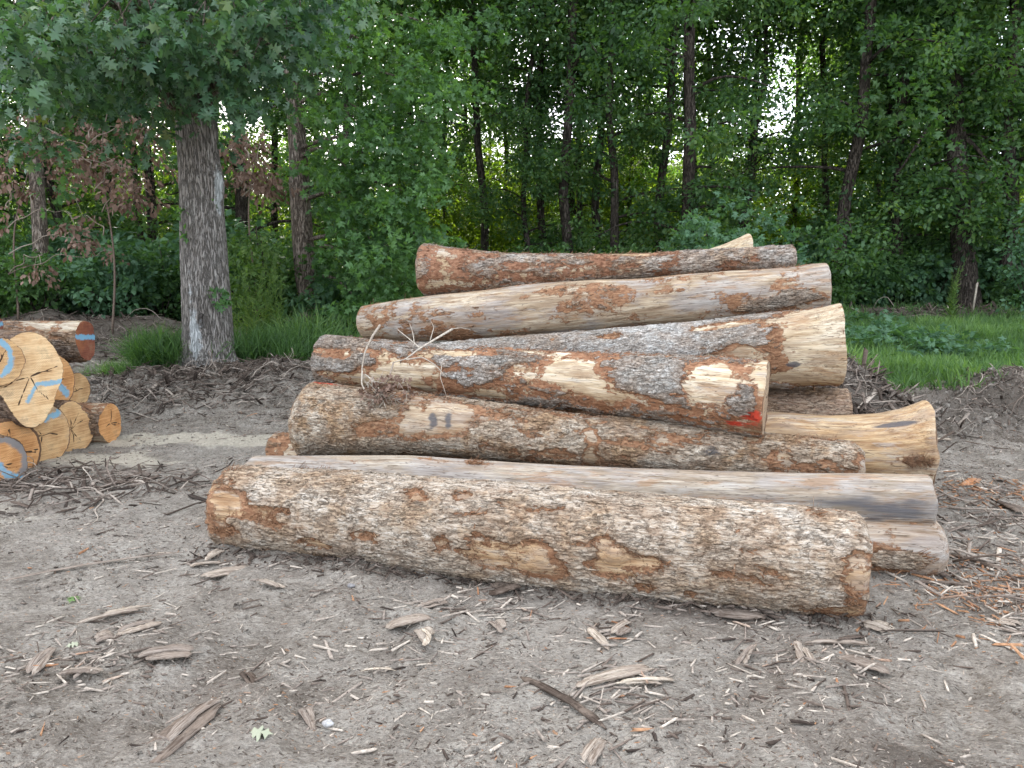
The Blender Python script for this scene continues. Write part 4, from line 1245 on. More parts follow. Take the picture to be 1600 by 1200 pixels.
rt = thing('tree', 'stout dark trunk rising through leaves at the right of the woods', 'tree', T(1492, 17.6))
RB = np.array(rt.location)
b = Buf()
pth = np.array([P(x, y, 17.6) for x, y in [(1515, 480), (1507, 420), (1500, 330), (1495, 240), (1490, 130), (1488, 20), (1484, -150), (1480, -400)]]) - RB
pth[0, 2] = -0.3
pp = np.stack([np.interp(np.linspace(0, 7, 40), np.arange(8), pth[:, k]) for k in range(3)], axis=1)
b.tube(pp, np.concatenate([np.linspace(0.36, 0.26, 6), np.linspace(0.25, 0.12, 34)]), 20, nz=0.08, seed=9)
for (a_, b_) in [((1492, 160), (1400, 260)), ((1494, 200), (1580, 300)), ((1490, 90), (1560, 40)), ((1489, 60), (1400, 90))]:
    s0, e0 = P(*a_, 17.6) - RB, P(*b_, 16.8) - RB
    tt = np.linspace(0, 1, 9)
    b.tube(s0 + tt[:, None] * (e0 - s0) + np.stack([0 * tt, 0 * tt, 0.2 * np.sin(tt * 5)], axis=1) * tt[:, None], 0.06 * (1 - 0.8 * tt) + 0.005, 6)
b.build('trunk', M['dark_trunk'], rt, True)
cs = np.array([P(rng.normal(1490, 75), rng.uniform(-260, 230), 17.0 + rng.normal() * 0.8) - RB for _ in range(150)])
crown_mesh('crown', [sprays(rng, cs, np.full(len(cs), 0.5), 42, 0.16, STAR)], M['leaf'], rt)


# dead branches hung with brown leaves
def dead_tree(label, px, d, blobs, seed):
    r = thing('dead_sapling', label, 'dead tree', T(px, d))
    o0 = np.array(r.location)
    rg = np.random.default_rng(seed)
    b = Buf()
    top_ = P(px, min(q[1] for q in blobs) - 30, d) - o0
    tt = np.linspace(0, 1, 16)
    stem = tt[:, None] * top_ + np.stack([0.22 * np.sin(tt * 5 + seed), 0 * tt, 0 * tt], axis=1) * tt[:, None]
    b.tube(stem, 0.018 * (1 - 0.8 * tt) + 0.003, 6, a=0.1)
    cs = []
    for (x, y, rx, ry, nn) in blobs:
        c0 = P(x, y, d + rg.normal() * 0.4) - o0
        z_ = min(max(c0[2] - 0.3, 0.2), top_[2])
        s0 = np.array([np.interp(z_, stem[:, 2], stem[:, 0]), 0, z_])
        b.tube(s0 + tt[:, None] * (c0 - s0) + np.stack([0.04 * np.sin(tt * 9 + rg.uniform(0, 6)), 0.05 * np.sin(tt * 7), 0.12 * np.sin(tt * PI) + 0.03 * np.sin(tt * 13)], axis=1), 0.009 * (1 - 0.7 * tt) + 0.002, 5, a=rg.uniform(0.2, 0.6))
        for _ in range(nn):
            c = c0 + rg.normal(size=3) * np.array((rx, 40, ry)) / F * d * 0.6
            cs.append(c)
            b.tube(c0 + np.linspace(0, 1, 5)[:, None] * (c - c0) + np.stack([np.zeros(5), np.zeros(5), 0.08 * np.sin(np.linspace(0, PI, 5))], axis=1), 0.0035, 4, a=rg.uniform(0.3, 0.8))
    b.build('branches', M['twig'], r)
    if cs:
        cs = np.array(cs)
        crown_mesh('dead_leaves', [sprays(rg, cs, np.full(len(cs), 0.24), 22, 0.10, QUAD, droop=1.8, nup=0.15, jit=0.8)], M['dead_leaf'], r)
    return r


dead_tree('dead sapling with drooping brown leaves left of the big oak', 175, 12.6, [(120, 245, 60, 35, 14), (190, 270, 60, 30, 16), (205, 300, 30, 20, 8), (230, 200, 40, 40, 12), (60, 210, 40, 30, 10), (150, 200, 40, 30, 8), (130, 340, 60, 40, 3)], 1)
dead_tree('dead sapling with brown leaves just right of the big oak trunk', 400, 12.2, [(385, 225, 25, 25, 9), (400, 260, 25, 25, 10), (425, 285, 20, 20, 8), (375, 280, 15, 20, 5)], 2)
dead_tree('low bare dead bush with a few brown leaves at the left edge', 30, 13.0, [(15, 260, 30, 30, 8), (100, 330, 50, 30, 2), (125, 370, 40, 30, 3), (60, 400, 50, 40, 3), (150, 400, 30, 20, 3), (20, 300, 30, 30, 5)], 3)


# ------------------------------------------------------------------ shrubs and undergrowth
def shrub(name, label, px, d, w_, h_, nclump, leaf, T_, mat, seed, group=None, K=40, cs_=0.26, stem=True, cat='shrub'):
    r = thing(name, label, cat, T(px, d), 0, group)
    rg = np.random.default_rng(seed)
    u = rg.normal(size=(nclump, 3))
    u /= np.linalg.norm(u, axis=1)[:, None]
    rad = rg.random(nclump) ** 0.4
    c = u * rad[:, None] * np.array((w_ / 2, w_ / 2.4, h_ / 2)) + np.array((0, 0, h_ * 0.52))
    c[:, 2] = np.maximum(c[:, 2], 0.08)
    b = Buf()
    for k in range(7):
        e = c[k % nclump]
        tt = np.linspace(0, 1, 6)
        b.tube(tt[:, None] * e + np.stack([0.1 * np.sin(tt * 3), 0 * tt, 0 * tt], axis=1), 0.015 * (1 - 0.7 * tt) + 0.003, 5, a=0.2)
    b.build('stems', M['dark_trunk'], r)
    crown_mesh('leaves', [sprays(rg, c, np.full(nclump, cs_), K, leaf, T_)], mat, r)
    return r


SH = 'undergrowth shrubs along the edge of the woods'
SHL = 'low leafy shrub in the undergrowth along the edge of the woods'
shp = [shrub('shrub', SHL, 60, 13.6, 1.9, 1.1, 70, 0.10, QUAD, M['shrub_leaf'], 61, SH),
       shrub('shrub', SHL, 180, 13.9, 1.6, 1.3, 70, 0.12, QUAD, M['leaf_blue'], 62, SH),
       shrub('shrub', SHL, 250, 14.6, 2.0, 1.5, 80, 0.09, QUAD, M['shrub_leaf'], 63, SH),
       shrub('shrub', SHL, 540, 14.0, 1.7, 1.2, 70, 0.13, QUAD, M['leaf_blue'], 64, SH)]
for (px, d, s) in [(-60, 13.4, 1), (10, 14.4, 1.2), (120, 14.5, 1.0), (100, 15.3, 1.4), (220, 15.2, 1.1), (270, 15.8, 1.4), (400, 14.6, 1.3), (440, 15, 1), (520, 15.2, 1.3), (590, 15.4, 1.1), (630, 16.5, 1.1), (600, 14.2, .9), (660, 18, 1.1), (720, 18.4, .9),
                   (790, 18.5, 1), (850, 18.2, 1.1), (915, 18.7, 1.0), (980, 18.1, 1.1), (1040, 18.5, 1), (1280, 18.2, 1.2), (1340, 18.4, 1), (1390, 18.8, 1.3), (1450, 18.5, 1.2), (1535, 18.6, 1.2), (1580, 18.0, 1.1), (1640, 18, 1.2),
                   (1360, 20, 1.5), (1290, 20, 1.6), (1430, 20.5, 1.6), (1560, 20, 1.5), (750, 21, 1.3), (870, 22, 1.5), (960, 22, 1.4), (1120, 21, 1.5), (690, 22, 1.2), (50, 16, 1.5), (330, 16, 1.6), (380, 17, 1.5), (160, 16.4, 1.6)]:
    k = rngP.randrange(4)
    dup(shp[k], T(px, d), rngP.uniform(0, 6.28), s, SHL, SH)
MU = 'sunlit saplings deep between the trunks'
MUL = 'yellow green sunlit sapling deep between the tree trunks'
mup = [shrub('sapling', MUL, 760, 27, 4.2, 5.0, 120, 0.16, QUAD, M['mid_leaf'], 161, MU, 44, 0.55, cat='sapling'),
       shrub('sapling', MUL, 900, 30, 4.6, 6.5, 130, 0.16, QUAD, M['mid_leaf'], 162, MU, 44, 0.6, cat='sapling')]
for (px, d, s) in [(700, 30, 1), (650, 33, 1.1), (830, 33, 1), (980, 29, .9), (1050, 34, 1.1), (940, 36, 1.1), (1120, 31, 1), (1200, 35, 1.1), (1270, 30, 1), (1330, 34, 1.1), (1400, 31, 1), (1470, 35, 1.1), (1540, 31, 1), (1620, 34, 1),
                   (720, 38, 1.3), (800, 40, 1.3), (870, 39, 1.3), (1010, 41, 1.3), (1150, 40, 1.2), (580, 32, 1), (500, 34, 1.1), (420, 31, 1), (330, 33, 1.1), (240, 32, 1.1), (150, 34, 1.1), (60, 31, 1), (-30, 33, 1), (1700, 33, 1)]:
    dup(mup[rngP.randrange(2)], T(px, d), rngP.uniform(0, 6.28), s, MUL, MU)
shrub('sapling', 'blue green star leaved sapling right behind the topmost log', 1112, 12.2, 1.5, 2.5, 60, 0.11, STAR, M['leaf_blue'], 71, None, 44, 0.28, cat='sapling')
shrub('sapling', 'smaller blue green sapling above the wedge shaped log tip', 1205, 12.6, 1.0, 2.25, 34, 0.11, STAR, M['leaf_blue'], 72, None, 40, 0.26, cat='sapling')
shrub('sapling', 'pale green shrub at the right photo edge before the woods', 1605, 15.5, 1.3, 2.6, 44, 0.11, QUAD, M['leaf_blue'], 73, None, 40, 0.26, cat='sapling')
shrub('shrub', 'leafy shrub with yellowish leaves close behind the big oak trunk', 395, 12.3, 1.0, 1.9, 60, 0.085, QUAD, M['weed'], 74, None, 40, 0.2)


# feathery tall weeds
def feather(label, px, d, h_, n_stems, spread, seed, mat=None, droop=0.2):
    r = thing('tall_weed', label, 'weed', T(px, d))
    rg = np.random.default_rng(seed)
    P_, D_, S_, Ti = [], [], [], []
    b = Buf()
    for k in range(n_stems):
        base = np.array((rg.normal() * spread, rg.normal() * spread, 0))
        hh = h_ * rg.uniform(0.7, 1.05)
        lean = rg.normal(size=2) * 0.13
        tt = np.linspace(0, 1, 9)
        stem = base + np.stack([lean[0] * tt ** 2 * hh * 1.2, lean[1] * tt ** 2 * hh, tt * hh], axis=1)
        b.tube(stem, 0.006 * (1 - 0.6 * tt), 4)
        m = 150
        u = rg.random(m) ** 0.8
        pos = np.stack([np.interp(u, tt, stem[:, q]) for q in range(3)], axis=1)
        dr = rg.normal(size=(m, 3))
        dr[:, 2] = 0.7 + 0.3 * rg.random(m)
        P_.append(pos)
        D_.append(dr)
        S_.append(0.17 * (1.15 - u) * (0.7 + 0.6 * rg.random(m)))
        Ti.append(0.3 + 0.7 * rg.random(m))
    P_, D_, S_, Ti = map(np.concatenate, (P_, D_, S_, Ti))
    b.build('stems', M['weed'], r)
    crown_mesh('leaves', [leaves(P_, D_, rg.normal(size=(len(P_), 3)), S_ * 1.2, BLADE, Ti)], mat or M['weed'], r)
    return r


feather('tall yellow green feathery weed between the big oak and the sweetgum', 405, 11.6, 1.9, 9, 0.2, 81)
feather('single feathery green weed standing up behind the grass at right', 1482, 15.8, 1.55, 4, 0.07, 82)
feather('feathery weed clump low against the right side of the big oak', 372, 11.4, 1.3, 5, 0.14, 83)


def tussock(label, px, d, w_, dp, h_, n_, seed, lean=(0.0, 0.0), mat=None, mul=1.0):
    r = thing('grass_clump', label, 'grass clump', T(px, d))
    o0 = np.array(r.location)
    rg = np.random.default_rng(seed)
    n_ = int(n_ * 1.5)
    nt_ = max(4, n_ // 90)
    tc = np.stack([rg.normal(size=nt_) * w_ * 0.45, rg.normal(size=nt_) * dp * 0.45], axis=1)
    k = rg.integers(0, nt_, n_)
    xy = tc[k] + rg.normal(size=(n_, 2)) * 0.07
    z = gh(xy[:, 0] + o0[0], xy[:, 1] + o0[1], False) - o0[2]
    pos = np.stack([xy[:, 0], xy[:, 1], z], axis=1)
    d3 = rg.normal(size=(n_, 3)) * 0.55
    d3[:, 0] += lean[0]
    d3[:, 1] += lean[1]
    d3[:, 2] = 1.0
    hh = h_ * (0.5 + 0.6 * rg.random(n_)) * (0.7 + 0.6 * rg.random(nt_)[k])
    return tag(mk_child(r, 'blades', leaves(pos, d3, rg.normal(size=(n_, 3)) + np.array((0, 0, 0.2)), hh, BL2, rg.random(n_)), mat or M['grass']), None, None)


BL2 = (np.array([(0, 0.010, 0), (0, -0.010, 0), (0.5, -0.009, 0.04), (0.5, 0.009, 0.04), (0.8, -0.006, -0.06), (0.8, 0.006, -0.06), (1, 0, -0.28)], dtype=float), np.array([[0, 1, 2], [0, 2, 3], [3, 2, 4], [3, 4, 5], [5, 4, 6]]))


def mk_child(root, name, arr, mat):
    return crown_mesh(name, [arr], mat, root)


tussock('dense tall grass clump at the right foot of the big oak', 425, 11.0, 0.85, 0.5, 0.50, 4600, 91, (0.2, -0.1), M['shrub_leaf'])
tussock('arching tall grass clump under the sweetgum trunk', 475, 11.7, 0.55, 0.4, 0.70, 2000, 92, (0.4, -0.1))
tussock('grass clump on the mound left of the big oak', 250, 10.6, 0.38, 0.35, 0.52, 2400, 93, (-0.05, -0.1), M['shrub_leaf'])
tussock('low sparse grass tuft on the dirt bank behind the small log pile', 185, 10.2, 0.5, 0.3, 0.22, 700, 94, (-0.2, -0.1))

# field of grass on the right
rng = np.random.default_rng(55)
n = 230000
x = rng.uniform(3.2, 17, n)
y = 8.2 + 11.3 * rng.random(n) ** 1.15
m = turf_mask(x, y) > rng.random(n) * 0.9 + 0.08
m &= ((x / y) < 0.80)
x, y = x[m], y[m]
pos = np.stack([x, y, gh(x, y) - 0.01], axis=1)
n = len(x)
cl = fbm(pos * np.array((2.2, 2.2, 0)), 8, 3)
d3 = rng.normal(size=(n, 3)) * 0.5
d3[:, 2] = 1
hh = (0.11 + 0.12 * rng.random(n)) * (1 + 0.6 * cl)
BL3 = (BLADE[0] * np.array((1, 0.9, 1.5)), BLADE[1])
ga = mk('grass', *(lambda a_: (a_[0], [a_[1]]))(leaves(pos, d3, rng.normal(size=(n, 3)), hh, BL3, np.clip(0.45 + 0.45 * cl + 0.25 * rng.normal(size=n), 0, 1))), M['grass'], None,
        {'tint': np.repeat(np.clip(0.45 + 0.45 * cl + 0.25 * rng.normal(size=n), 0, 1), 5)})
tag(ga, 'bright green grass covering the slope to the right of the pile', 'grass', kind='stuff')


def broadleaf(label, px, py, w_, dp, n_, seed, h_=0.25):
    c = G(px, py)
    r = thing('broadleaf_weed', label, 'weed', c)
    rg = np.random.default_rng(seed)
    cs = np.stack([rg.normal(size=n_) * w_ * 0.5, rg.normal(size=n_) * dp * 0.5, np.zeros(n_)], axis=1)
    cs[:, 2] = gh(cs[:, 0] + c[0], cs[:, 1] + c[1], False) - c[2] + h_ * (0.6 + 0.5 * rg.random(n_))
    b = Buf()
    for k in range(min(n_, 60)):
        b.tube(np.array([(0, 0, 0.0), (cs[k, 0] * .5, cs[k, 1] * .5, 0.03 + (cs[k, 2] - h_) * 0.5), (cs[k, 0] * .95, cs[k, 1], cs[k, 2] - h_), tuple(cs[k])]), 0.005, 4)
    b.build('stems', M['weed'], r)
    crown_mesh('leaves', [sprays(rg, cs, np.full(n_, 0.13), 9, 0.13, STAR, nup=2.2, jit=0.5, droop=0.2)], M['leaf_blue'], r)


broadleaf('spreading patch of broad pale leaved weeds in the middle of the grass', 1405, 545, 1.3, 1.1, 110, 1)
broadleaf('small broad leaved weed beside the bare dirt patch at right', 1545, 560, 0.35, 0.3, 10, 2, 0.2)
broadleaf('little broad leaved weed at the far left of the grass', 1350, 510, 0.4, 0.5, 12, 3, 0.2)

# survey stake
p = G(1520, 487)
b = Buf()
hgt = 0.62
b.add(np.array([(-.018, -.012, -.1), (.018, -.012, -.1), (.018, .012, -.1), (-.018, .012, -.1), (-.018, -.012, hgt - .03), (.018, -.012, hgt), (.018, .012, hgt), (-.018, .012, hgt - .03)]) @ np.array([[1, 0, 0], [0, 1, 0], [0.07, 0, 1]]),
      [[0, 3, 2, 1], [4, 5, 6, 7], [0, 1, 5, 4], [1, 2, 6, 5], [2, 3, 7, 6], [3, 0, 4, 7]], a=0.85)
o = b.build('wooden_stake', M['chip'])
o.location = p
tag(o, 'thin pale wooden stake stuck in the dirt ridge beyond the grass', 'stake')

# ------------------------------------------------------------------ litter on the ground
def chip_arrays(rng, pos, L, W, H, az, tilt, tint, b):
    """wedge shaped splinters"""
    n = len(pos)
    t = np.array([(-1, -0.5, 0), (-0.9, 0.5, 0), (1, 0.25, 0), (0.9, -0.35, 0), (-0.8, -0.3, 1), (-0.85, 0.35, 0.8), (0.8, 0.15, 0.9), (0.7, -0.2, 1)], dtype=float)
    q = np.repeat(t[None], n, axis=0) + rng.normal(size=(n, 8, 3)) * np.array((0.10, 0.10, 0.12))
    q = q * np.stack([L / 2, W, H], axis=1)[:, None, :]
    # tilt about y then spin
    ct, st = np.cos(tilt)[:, None], np.sin(tilt)[:, None]
    x_ = q[:, :, 0] * ct + q[:, :, 2] * st
    z_ = -q[:, :, 0] * st + q[:, :, 2] * ct
    ca, sa = np.cos(az)[:, None], np.sin(az)[:, None]
    V = np.stack([x_ * ca - q[:, :, 1] * sa, x_ * sa + q[:, :, 1] * ca, z_], axis=2) + pos[:, None, :]
    f = np.array([[0, 1, 2, 3], [4, 7, 6, 5], [0, 3, 7, 4], [3, 2, 6, 7], [2, 1, 5, 6], [1, 0, 4, 5]])[:, ::-1]
    Ff = (f[None] + (np.arange(n) * 8)[:, None, None]).reshape(-1, 4)
    b.add(V.reshape(-1, 3), Ff, a=np.repeat(tint, 8))


rng = np.random.default_rng(99)
b = Buf()


def scatter(n, xr, yr, dens, Lr, asp, hr, tintf, pw=1.0, tl=0.12):
    x = rng.uniform(xr[0], xr[1], n)
    y = yr[0] + (yr[1] - yr[0]) * rng.random(n) ** pw
    q = np.stack([x, y, x * 0], axis=1)
    m = dens(x, y, q) > rng.random(n)
    x, y = x[m], y[m]
    k = len(x)
    L_ = Lr[0] + (Lr[1] - Lr[0]) * rng.random(k) ** 2.2
    az = rng.normal(0.5, 0.9, k)
    chip_arrays(rng, np.stack([x, y, gh(x, y) - 0.002], axis=1), L_, L_ * (asp[0] + (asp[1] - asp[0]) * rng.random(k)) / 2 + 0.001, hr * (0.5 + rng.random(k)), az, rng.normal(size=k) * tl, tintf(k), b)


def d1(x, y, q):
    return np.clip(0.45 + 1.1 * fbm(q * 2.2, 12, 3), 0.03, 1) * (x / y < 0.85) * (x / y > -0.85)


scatter(95000, (-5.2, 6), (1.9, 8.5), d1, (0.006, 0.035), (0.15, 0.45), 0.003, lambda k: np.clip(rng.random(k) ** 1.1, 0, 1), 1.3)
scatter(11000, (-5.2, 6), (1.9, 8.8), d1, (0.03, 0.09), (0.12, 0.4), 0.006, lambda k: rng.random(k) ** 1.2, 1.3)
scatter(900, (-5.2, 6), (1.9, 8.8), d1, (0.08, 0.20), (0.06, 0.22), 0.009, lambda k: rng.random(k), 1.2, 0.05)
scatter(70000, (-5.2, 6), (1.9, 8.5), d1, (0.015, 0.06), (0.03, 0.09), 0.0016, lambda k: 0.3 + 0.48 * rng.random(k), 1.3, 0.18)
for (p0_, p1_, nn_) in [((120, 960), (250, 1050), 130), ((60, 1020), (130, 1080), 50), ((600, 940), (690, 1030), 60), ((700, 930), (830, 960), 90), ((880, 1050), (1060, 1110), 110), ((940, 960), (1010, 1020), 60),
                       ((1150, 980), (1290, 1080), 60), ((1280, 1000), (1400, 1060), 50), ((290, 860), (400, 910), 50), ((1500, 880), (1600, 980), 160), ((1490, 740), (1600, 800), 60), ((1100, 940), (1220, 990), 40), ((380, 1000), (440, 1060), 30)]:
    a_, e_ = G(*p0_), G(*p1_)
    x = rng.normal((a_[0] + e_[0]) / 2, abs(e_[0] - a_[0]) / 3 + 0.05, nn_)
    y = rng.normal((a_[1] + e_[1]) / 2, abs(e_[1] - a_[1]) / 3 + 0.05, nn_)
    L_ = 0.03 + 0.13 * rng.random(nn_) ** 2
    chip_arrays(rng, np.stack([x, y, gh(x, y) + 0.006 * rng.random(nn_)], axis=1), L_, 0.003 + 0.010 * rng.random(nn_), 0.003 + 0.006 * rng.random(nn_), rng.normal(0.4, 0.8, nn_), rng.normal(size=nn_) * 0.15, 0.25 + 0.72 * rng.random(nn_), b)
o = b.build('wood_litter', M['chip'])
tag(o, 'fine chips, splinters and bark crumbs strewn over the yard', 'wood chips', kind='stuff')
# lumps of soil
b = Buf()
nc_ = 26000
x = rng.uniform(-5.5, 7, nc_)
y = 1.9 + 8.0 * rng.random(nc_) ** 1.2
q = np.stack([x, y, x * 0], axis=1)
dist_ = np.exp(-((x - 5.8) / 1.6) ** 2 - ((y - 8.4) / 1.1) ** 2) + np.exp(-((x + 4.0) / 2.0) ** 2 - ((y - 9.6) / 0.9) ** 2)
m = (np.clip(0.25 + 1.2 * fbm(q * 1.7, 71, 3), 0.02, 1) + 2 * dist_ > rng.random(nc_)) & (np.abs(x / y) < 0.82)
x, y, dist_ = x[m], y[m], dist_[m]
k = len(x)
L_ = (0.006 + 0.028 * rng.random(k) ** 3) * (1 + 2.2 * dist_ * rng.random(k))
chip_arrays(rng, np.stack([x, y, gh(x, y) - L_ * 0.25], axis=1), L_, L_ * 0.42, L_ * 0.7, rng.uniform(0, 6.28, k), rng.normal(size=k) * 0.2, np.zeros(k), b)
o = b.build('soil_crumbs', M['ground'])
tag(o, 'crumbs and clods of soil lying loose on the yard', 'soil clods', kind='stuff')
# heaped litter
b = Buf()


def heap(n, cx, cy_, rx, ry, Lr, tl=0.5, tf=lambda k: rng.random(k) * 0.6, roots=True):
    x = cx + rng.normal(size=n) * rx
    y = cy_ + rng.normal(size=n) * ry
    L_ = Lr[0] + (Lr[1] - Lr[0]) * rng.random(n) ** 2
    chip_arrays(rng, np.stack([x, y, gh(x, y) + 0.01 * rng.random(n)], axis=1), L_, L_ * (0.02 + 0.16 * rng.random(n) ** 2.5) + 0.0015, 0.003 + 0.008 * rng.random(n), rng.uniform(0, 6.28, n), rng.normal(size=n) * tl, (lambda t_: np.where(t_ > 1.2, 0.955 + 0.045 * rng.random(n), np.clip(t_ * (0.5 + 0.9 * rng.random(n)), 0, 0.9)))(tf(n)), b)
    for _ in range(n // 16 if roots else 0):
        a0 = np.array((cx + rng.normal() * rx, cy_ + rng.normal() * ry))
        az_, ln_ = rng.uniform(0, 6.28), rng.uniform(0.15, 0.75)
        tt_ = np.linspace(0, 1, 9)
        bx_ = a0[0] + np.cos(az_) * ln_ * tt_ + 0.06 * rng.normal() * np.sin(tt_ * 3.1) + 0.02 * np.sin(tt_ * 11 + az_)
        by_ = a0[1] + np.sin(az_) * ln_ * tt_ + 0.06 * rng.normal() * np.sin(tt_ * 3.1)
        bz_ = gh(bx_, by_) + 0.01 + abs(rng.normal()) * 0.09 * np.sin(tt_ * PI) * (rng.random() < 0.5)
        b.tube(np.stack([bx_, by_, bz_], axis=1), rng.uniform(0.003, 0.010) * (1 - 0.7 * tt_), 5, a=rng.uniform(0.15, 0.8))


heap(2800, -4.0, 9.7, 1.05, 0.6, (0.03, 0.45), 0.35)
heap(2400, -7.2, 12.4, 1.8, 0.8, (0.03, 0.4), 0.4)
heap(1300, 6.2, 8.6, 0.6, 0.5, (0.02, 0.25), 0.5)
heap(700, 3.95, 8.3, 0.4, 0.5, (0.05, 0.6), 0.5)
heap(900, -3.85, 5.6, 0.9, 0.3, (0.03, 0.35), 0.3)
heap(900, 8.5, 16.8, 3.0, 0.3, (0.05, 0.6), 0.4)
heap(900, 3.5, 4.3, 0.8, 0.7, (0.03, 0.3), 0.25, lambda k: 0.25 + 0.75 * rng.random(k))
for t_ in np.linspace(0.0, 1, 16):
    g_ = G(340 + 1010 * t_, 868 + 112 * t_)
    heap(int(50), g_[0], g_[1] + 0.05, 0.14, 0.06, (0.01, 0.12), 0.3, lambda k: 0.05 + 0.38 * rng.random(k), False)  # bark crumbs at the front log's foot, tinted dark as painted contact shadow
g_ = G(1575, 930)
heap(900, g_[0], g_[1], 0.30, 0.35, (0.01, 0.14), 0.25, lambda k: np.where(rng.random(k) < 0.6, 1.5, 0.75), False)
g_ = G(1530, 770)
heap(350, g_[0], g_[1], 0.25, 0.2, (0.02, 0.14), 0.25, lambda k: np.where(rng.random(k) < 0.6, 1.4, 0.6), False)
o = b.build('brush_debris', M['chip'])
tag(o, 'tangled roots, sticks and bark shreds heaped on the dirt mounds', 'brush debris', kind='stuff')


def slab(label, p0, p1, w_, th_, tint, seed, name='bark_slab', cat='bark piece', lift=0.01, curl=0.0, bend=0.0, pointed=True):
    """long torn strip of bark or wood between two photograph ground pixels"""
    a_, e_ = G(*p0), G(*p1)
    rg = np.random.default_rng(seed)
    dr = e_ - a_
    L_ = float(np.linalg.norm(dr[:2]))
    az = math.atan2(dr[1], dr[0])
    org = (a_ + e_) / 2
    org[2] = float(gh([org[0]], [org[1]])[0])
    b = Buf()
    ns = 1 if name == 'stick' else max(2, int(w_ / 0.022))
    for q_ in range(ns):
        v0 = 0.0 if ns == 1 else (q_ / (ns - 1) - 0.5) * w_
        l0 = -L_ / 2 + (0 if ns == 1 else abs(rg.normal()) * 0.13 * L_)
        l1 = L_ / 2 - (0 if ns == 1 else abs(rg.normal()) * 0.13 * L_)
        if l1 - l0 < 0.2 * L_:
            l0, l1 = -0.4 * L_, 0.4 * L_
        n_ = 16
        t = np.linspace(0, 1, n_)
        xx = l0 + (l1 - l0) * t
        hw = (w_ / ns * (1.0 if ns > 1 else 0.5)) * np.clip(np.minimum(t * rg.uniform(3, 22), (1 - t) * rg.uniform(3, 22)) + 0.12, 0, 1) * (1 + 0.05 * rg.normal(size=n_).cumsum())
        hw = np.maximum(hw, 0.0015)
        yc = v0 * (1 + 0.1 * rg.normal()) * (0.55 + 0.45 * np.sin(t * PI)) + bend * np.sin((xx / L_ + 0.5) * PI) + 0.0012 * rg.normal(size=n_).cumsum() + 0.01 * rg.normal() * (t - 0.5)
        tk = th_ * (0.28 + 0.35 * rg.random()) * np.clip(np.minimum(t, 1 - t) * 5 + 0.2, 0, 1) * (1 + 0.06 * rg.normal(size=n_))
        zc = 0.004 + lift * np.sin(t * PI) * rg.uniform(0.2, 1.5) + 0.35 * th_ * rg.random() + curl * 0
        prof = np.array([(-1, 0.0), (-0.97, 0.85), (-0.1, 1.0), (0.96, 0.8), (1, 0.0), (0, -0.5)])
        V = np.stack([np.repeat(xx, 6), (yc[:, None] + hw[:, None] * prof[None, :, 0]).ravel(), (zc + np.zeros(n_))[:, None].repeat(6, 1).ravel() + (tk[:, None] * prof[None, :, 1]).ravel()], axis=1)
        V[:, 1:] += rg.normal(size=(len(V), 2)) * 0.0012
        i = np.arange(n_ - 1)[:, None] * 6
        j = np.arange(6)[None, :]
        Fq = np.stack([i + j, i + (j + 1) % 6, i + 6 + (j + 1) % 6, i + 6 + j], axis=-1).reshape(-1, 4)
        b.add(V, Fq, np.array([[0, 5, 4, 3, 2, 1]]), np.array([[0, 1, 2, 3, 4, 5]]) + (n_ - 1) * 6, a=np.clip(tint + 0.07 * rg.normal(), 0.02, 0.9) if tint < 0.92 else tint)
    o = b.build(name, M['slab'])
    o.location = org
    o.rotation_euler = (0, 0, az)
    tag(o, label, cat, 'torn bark and wood pieces on the ground')
    return o


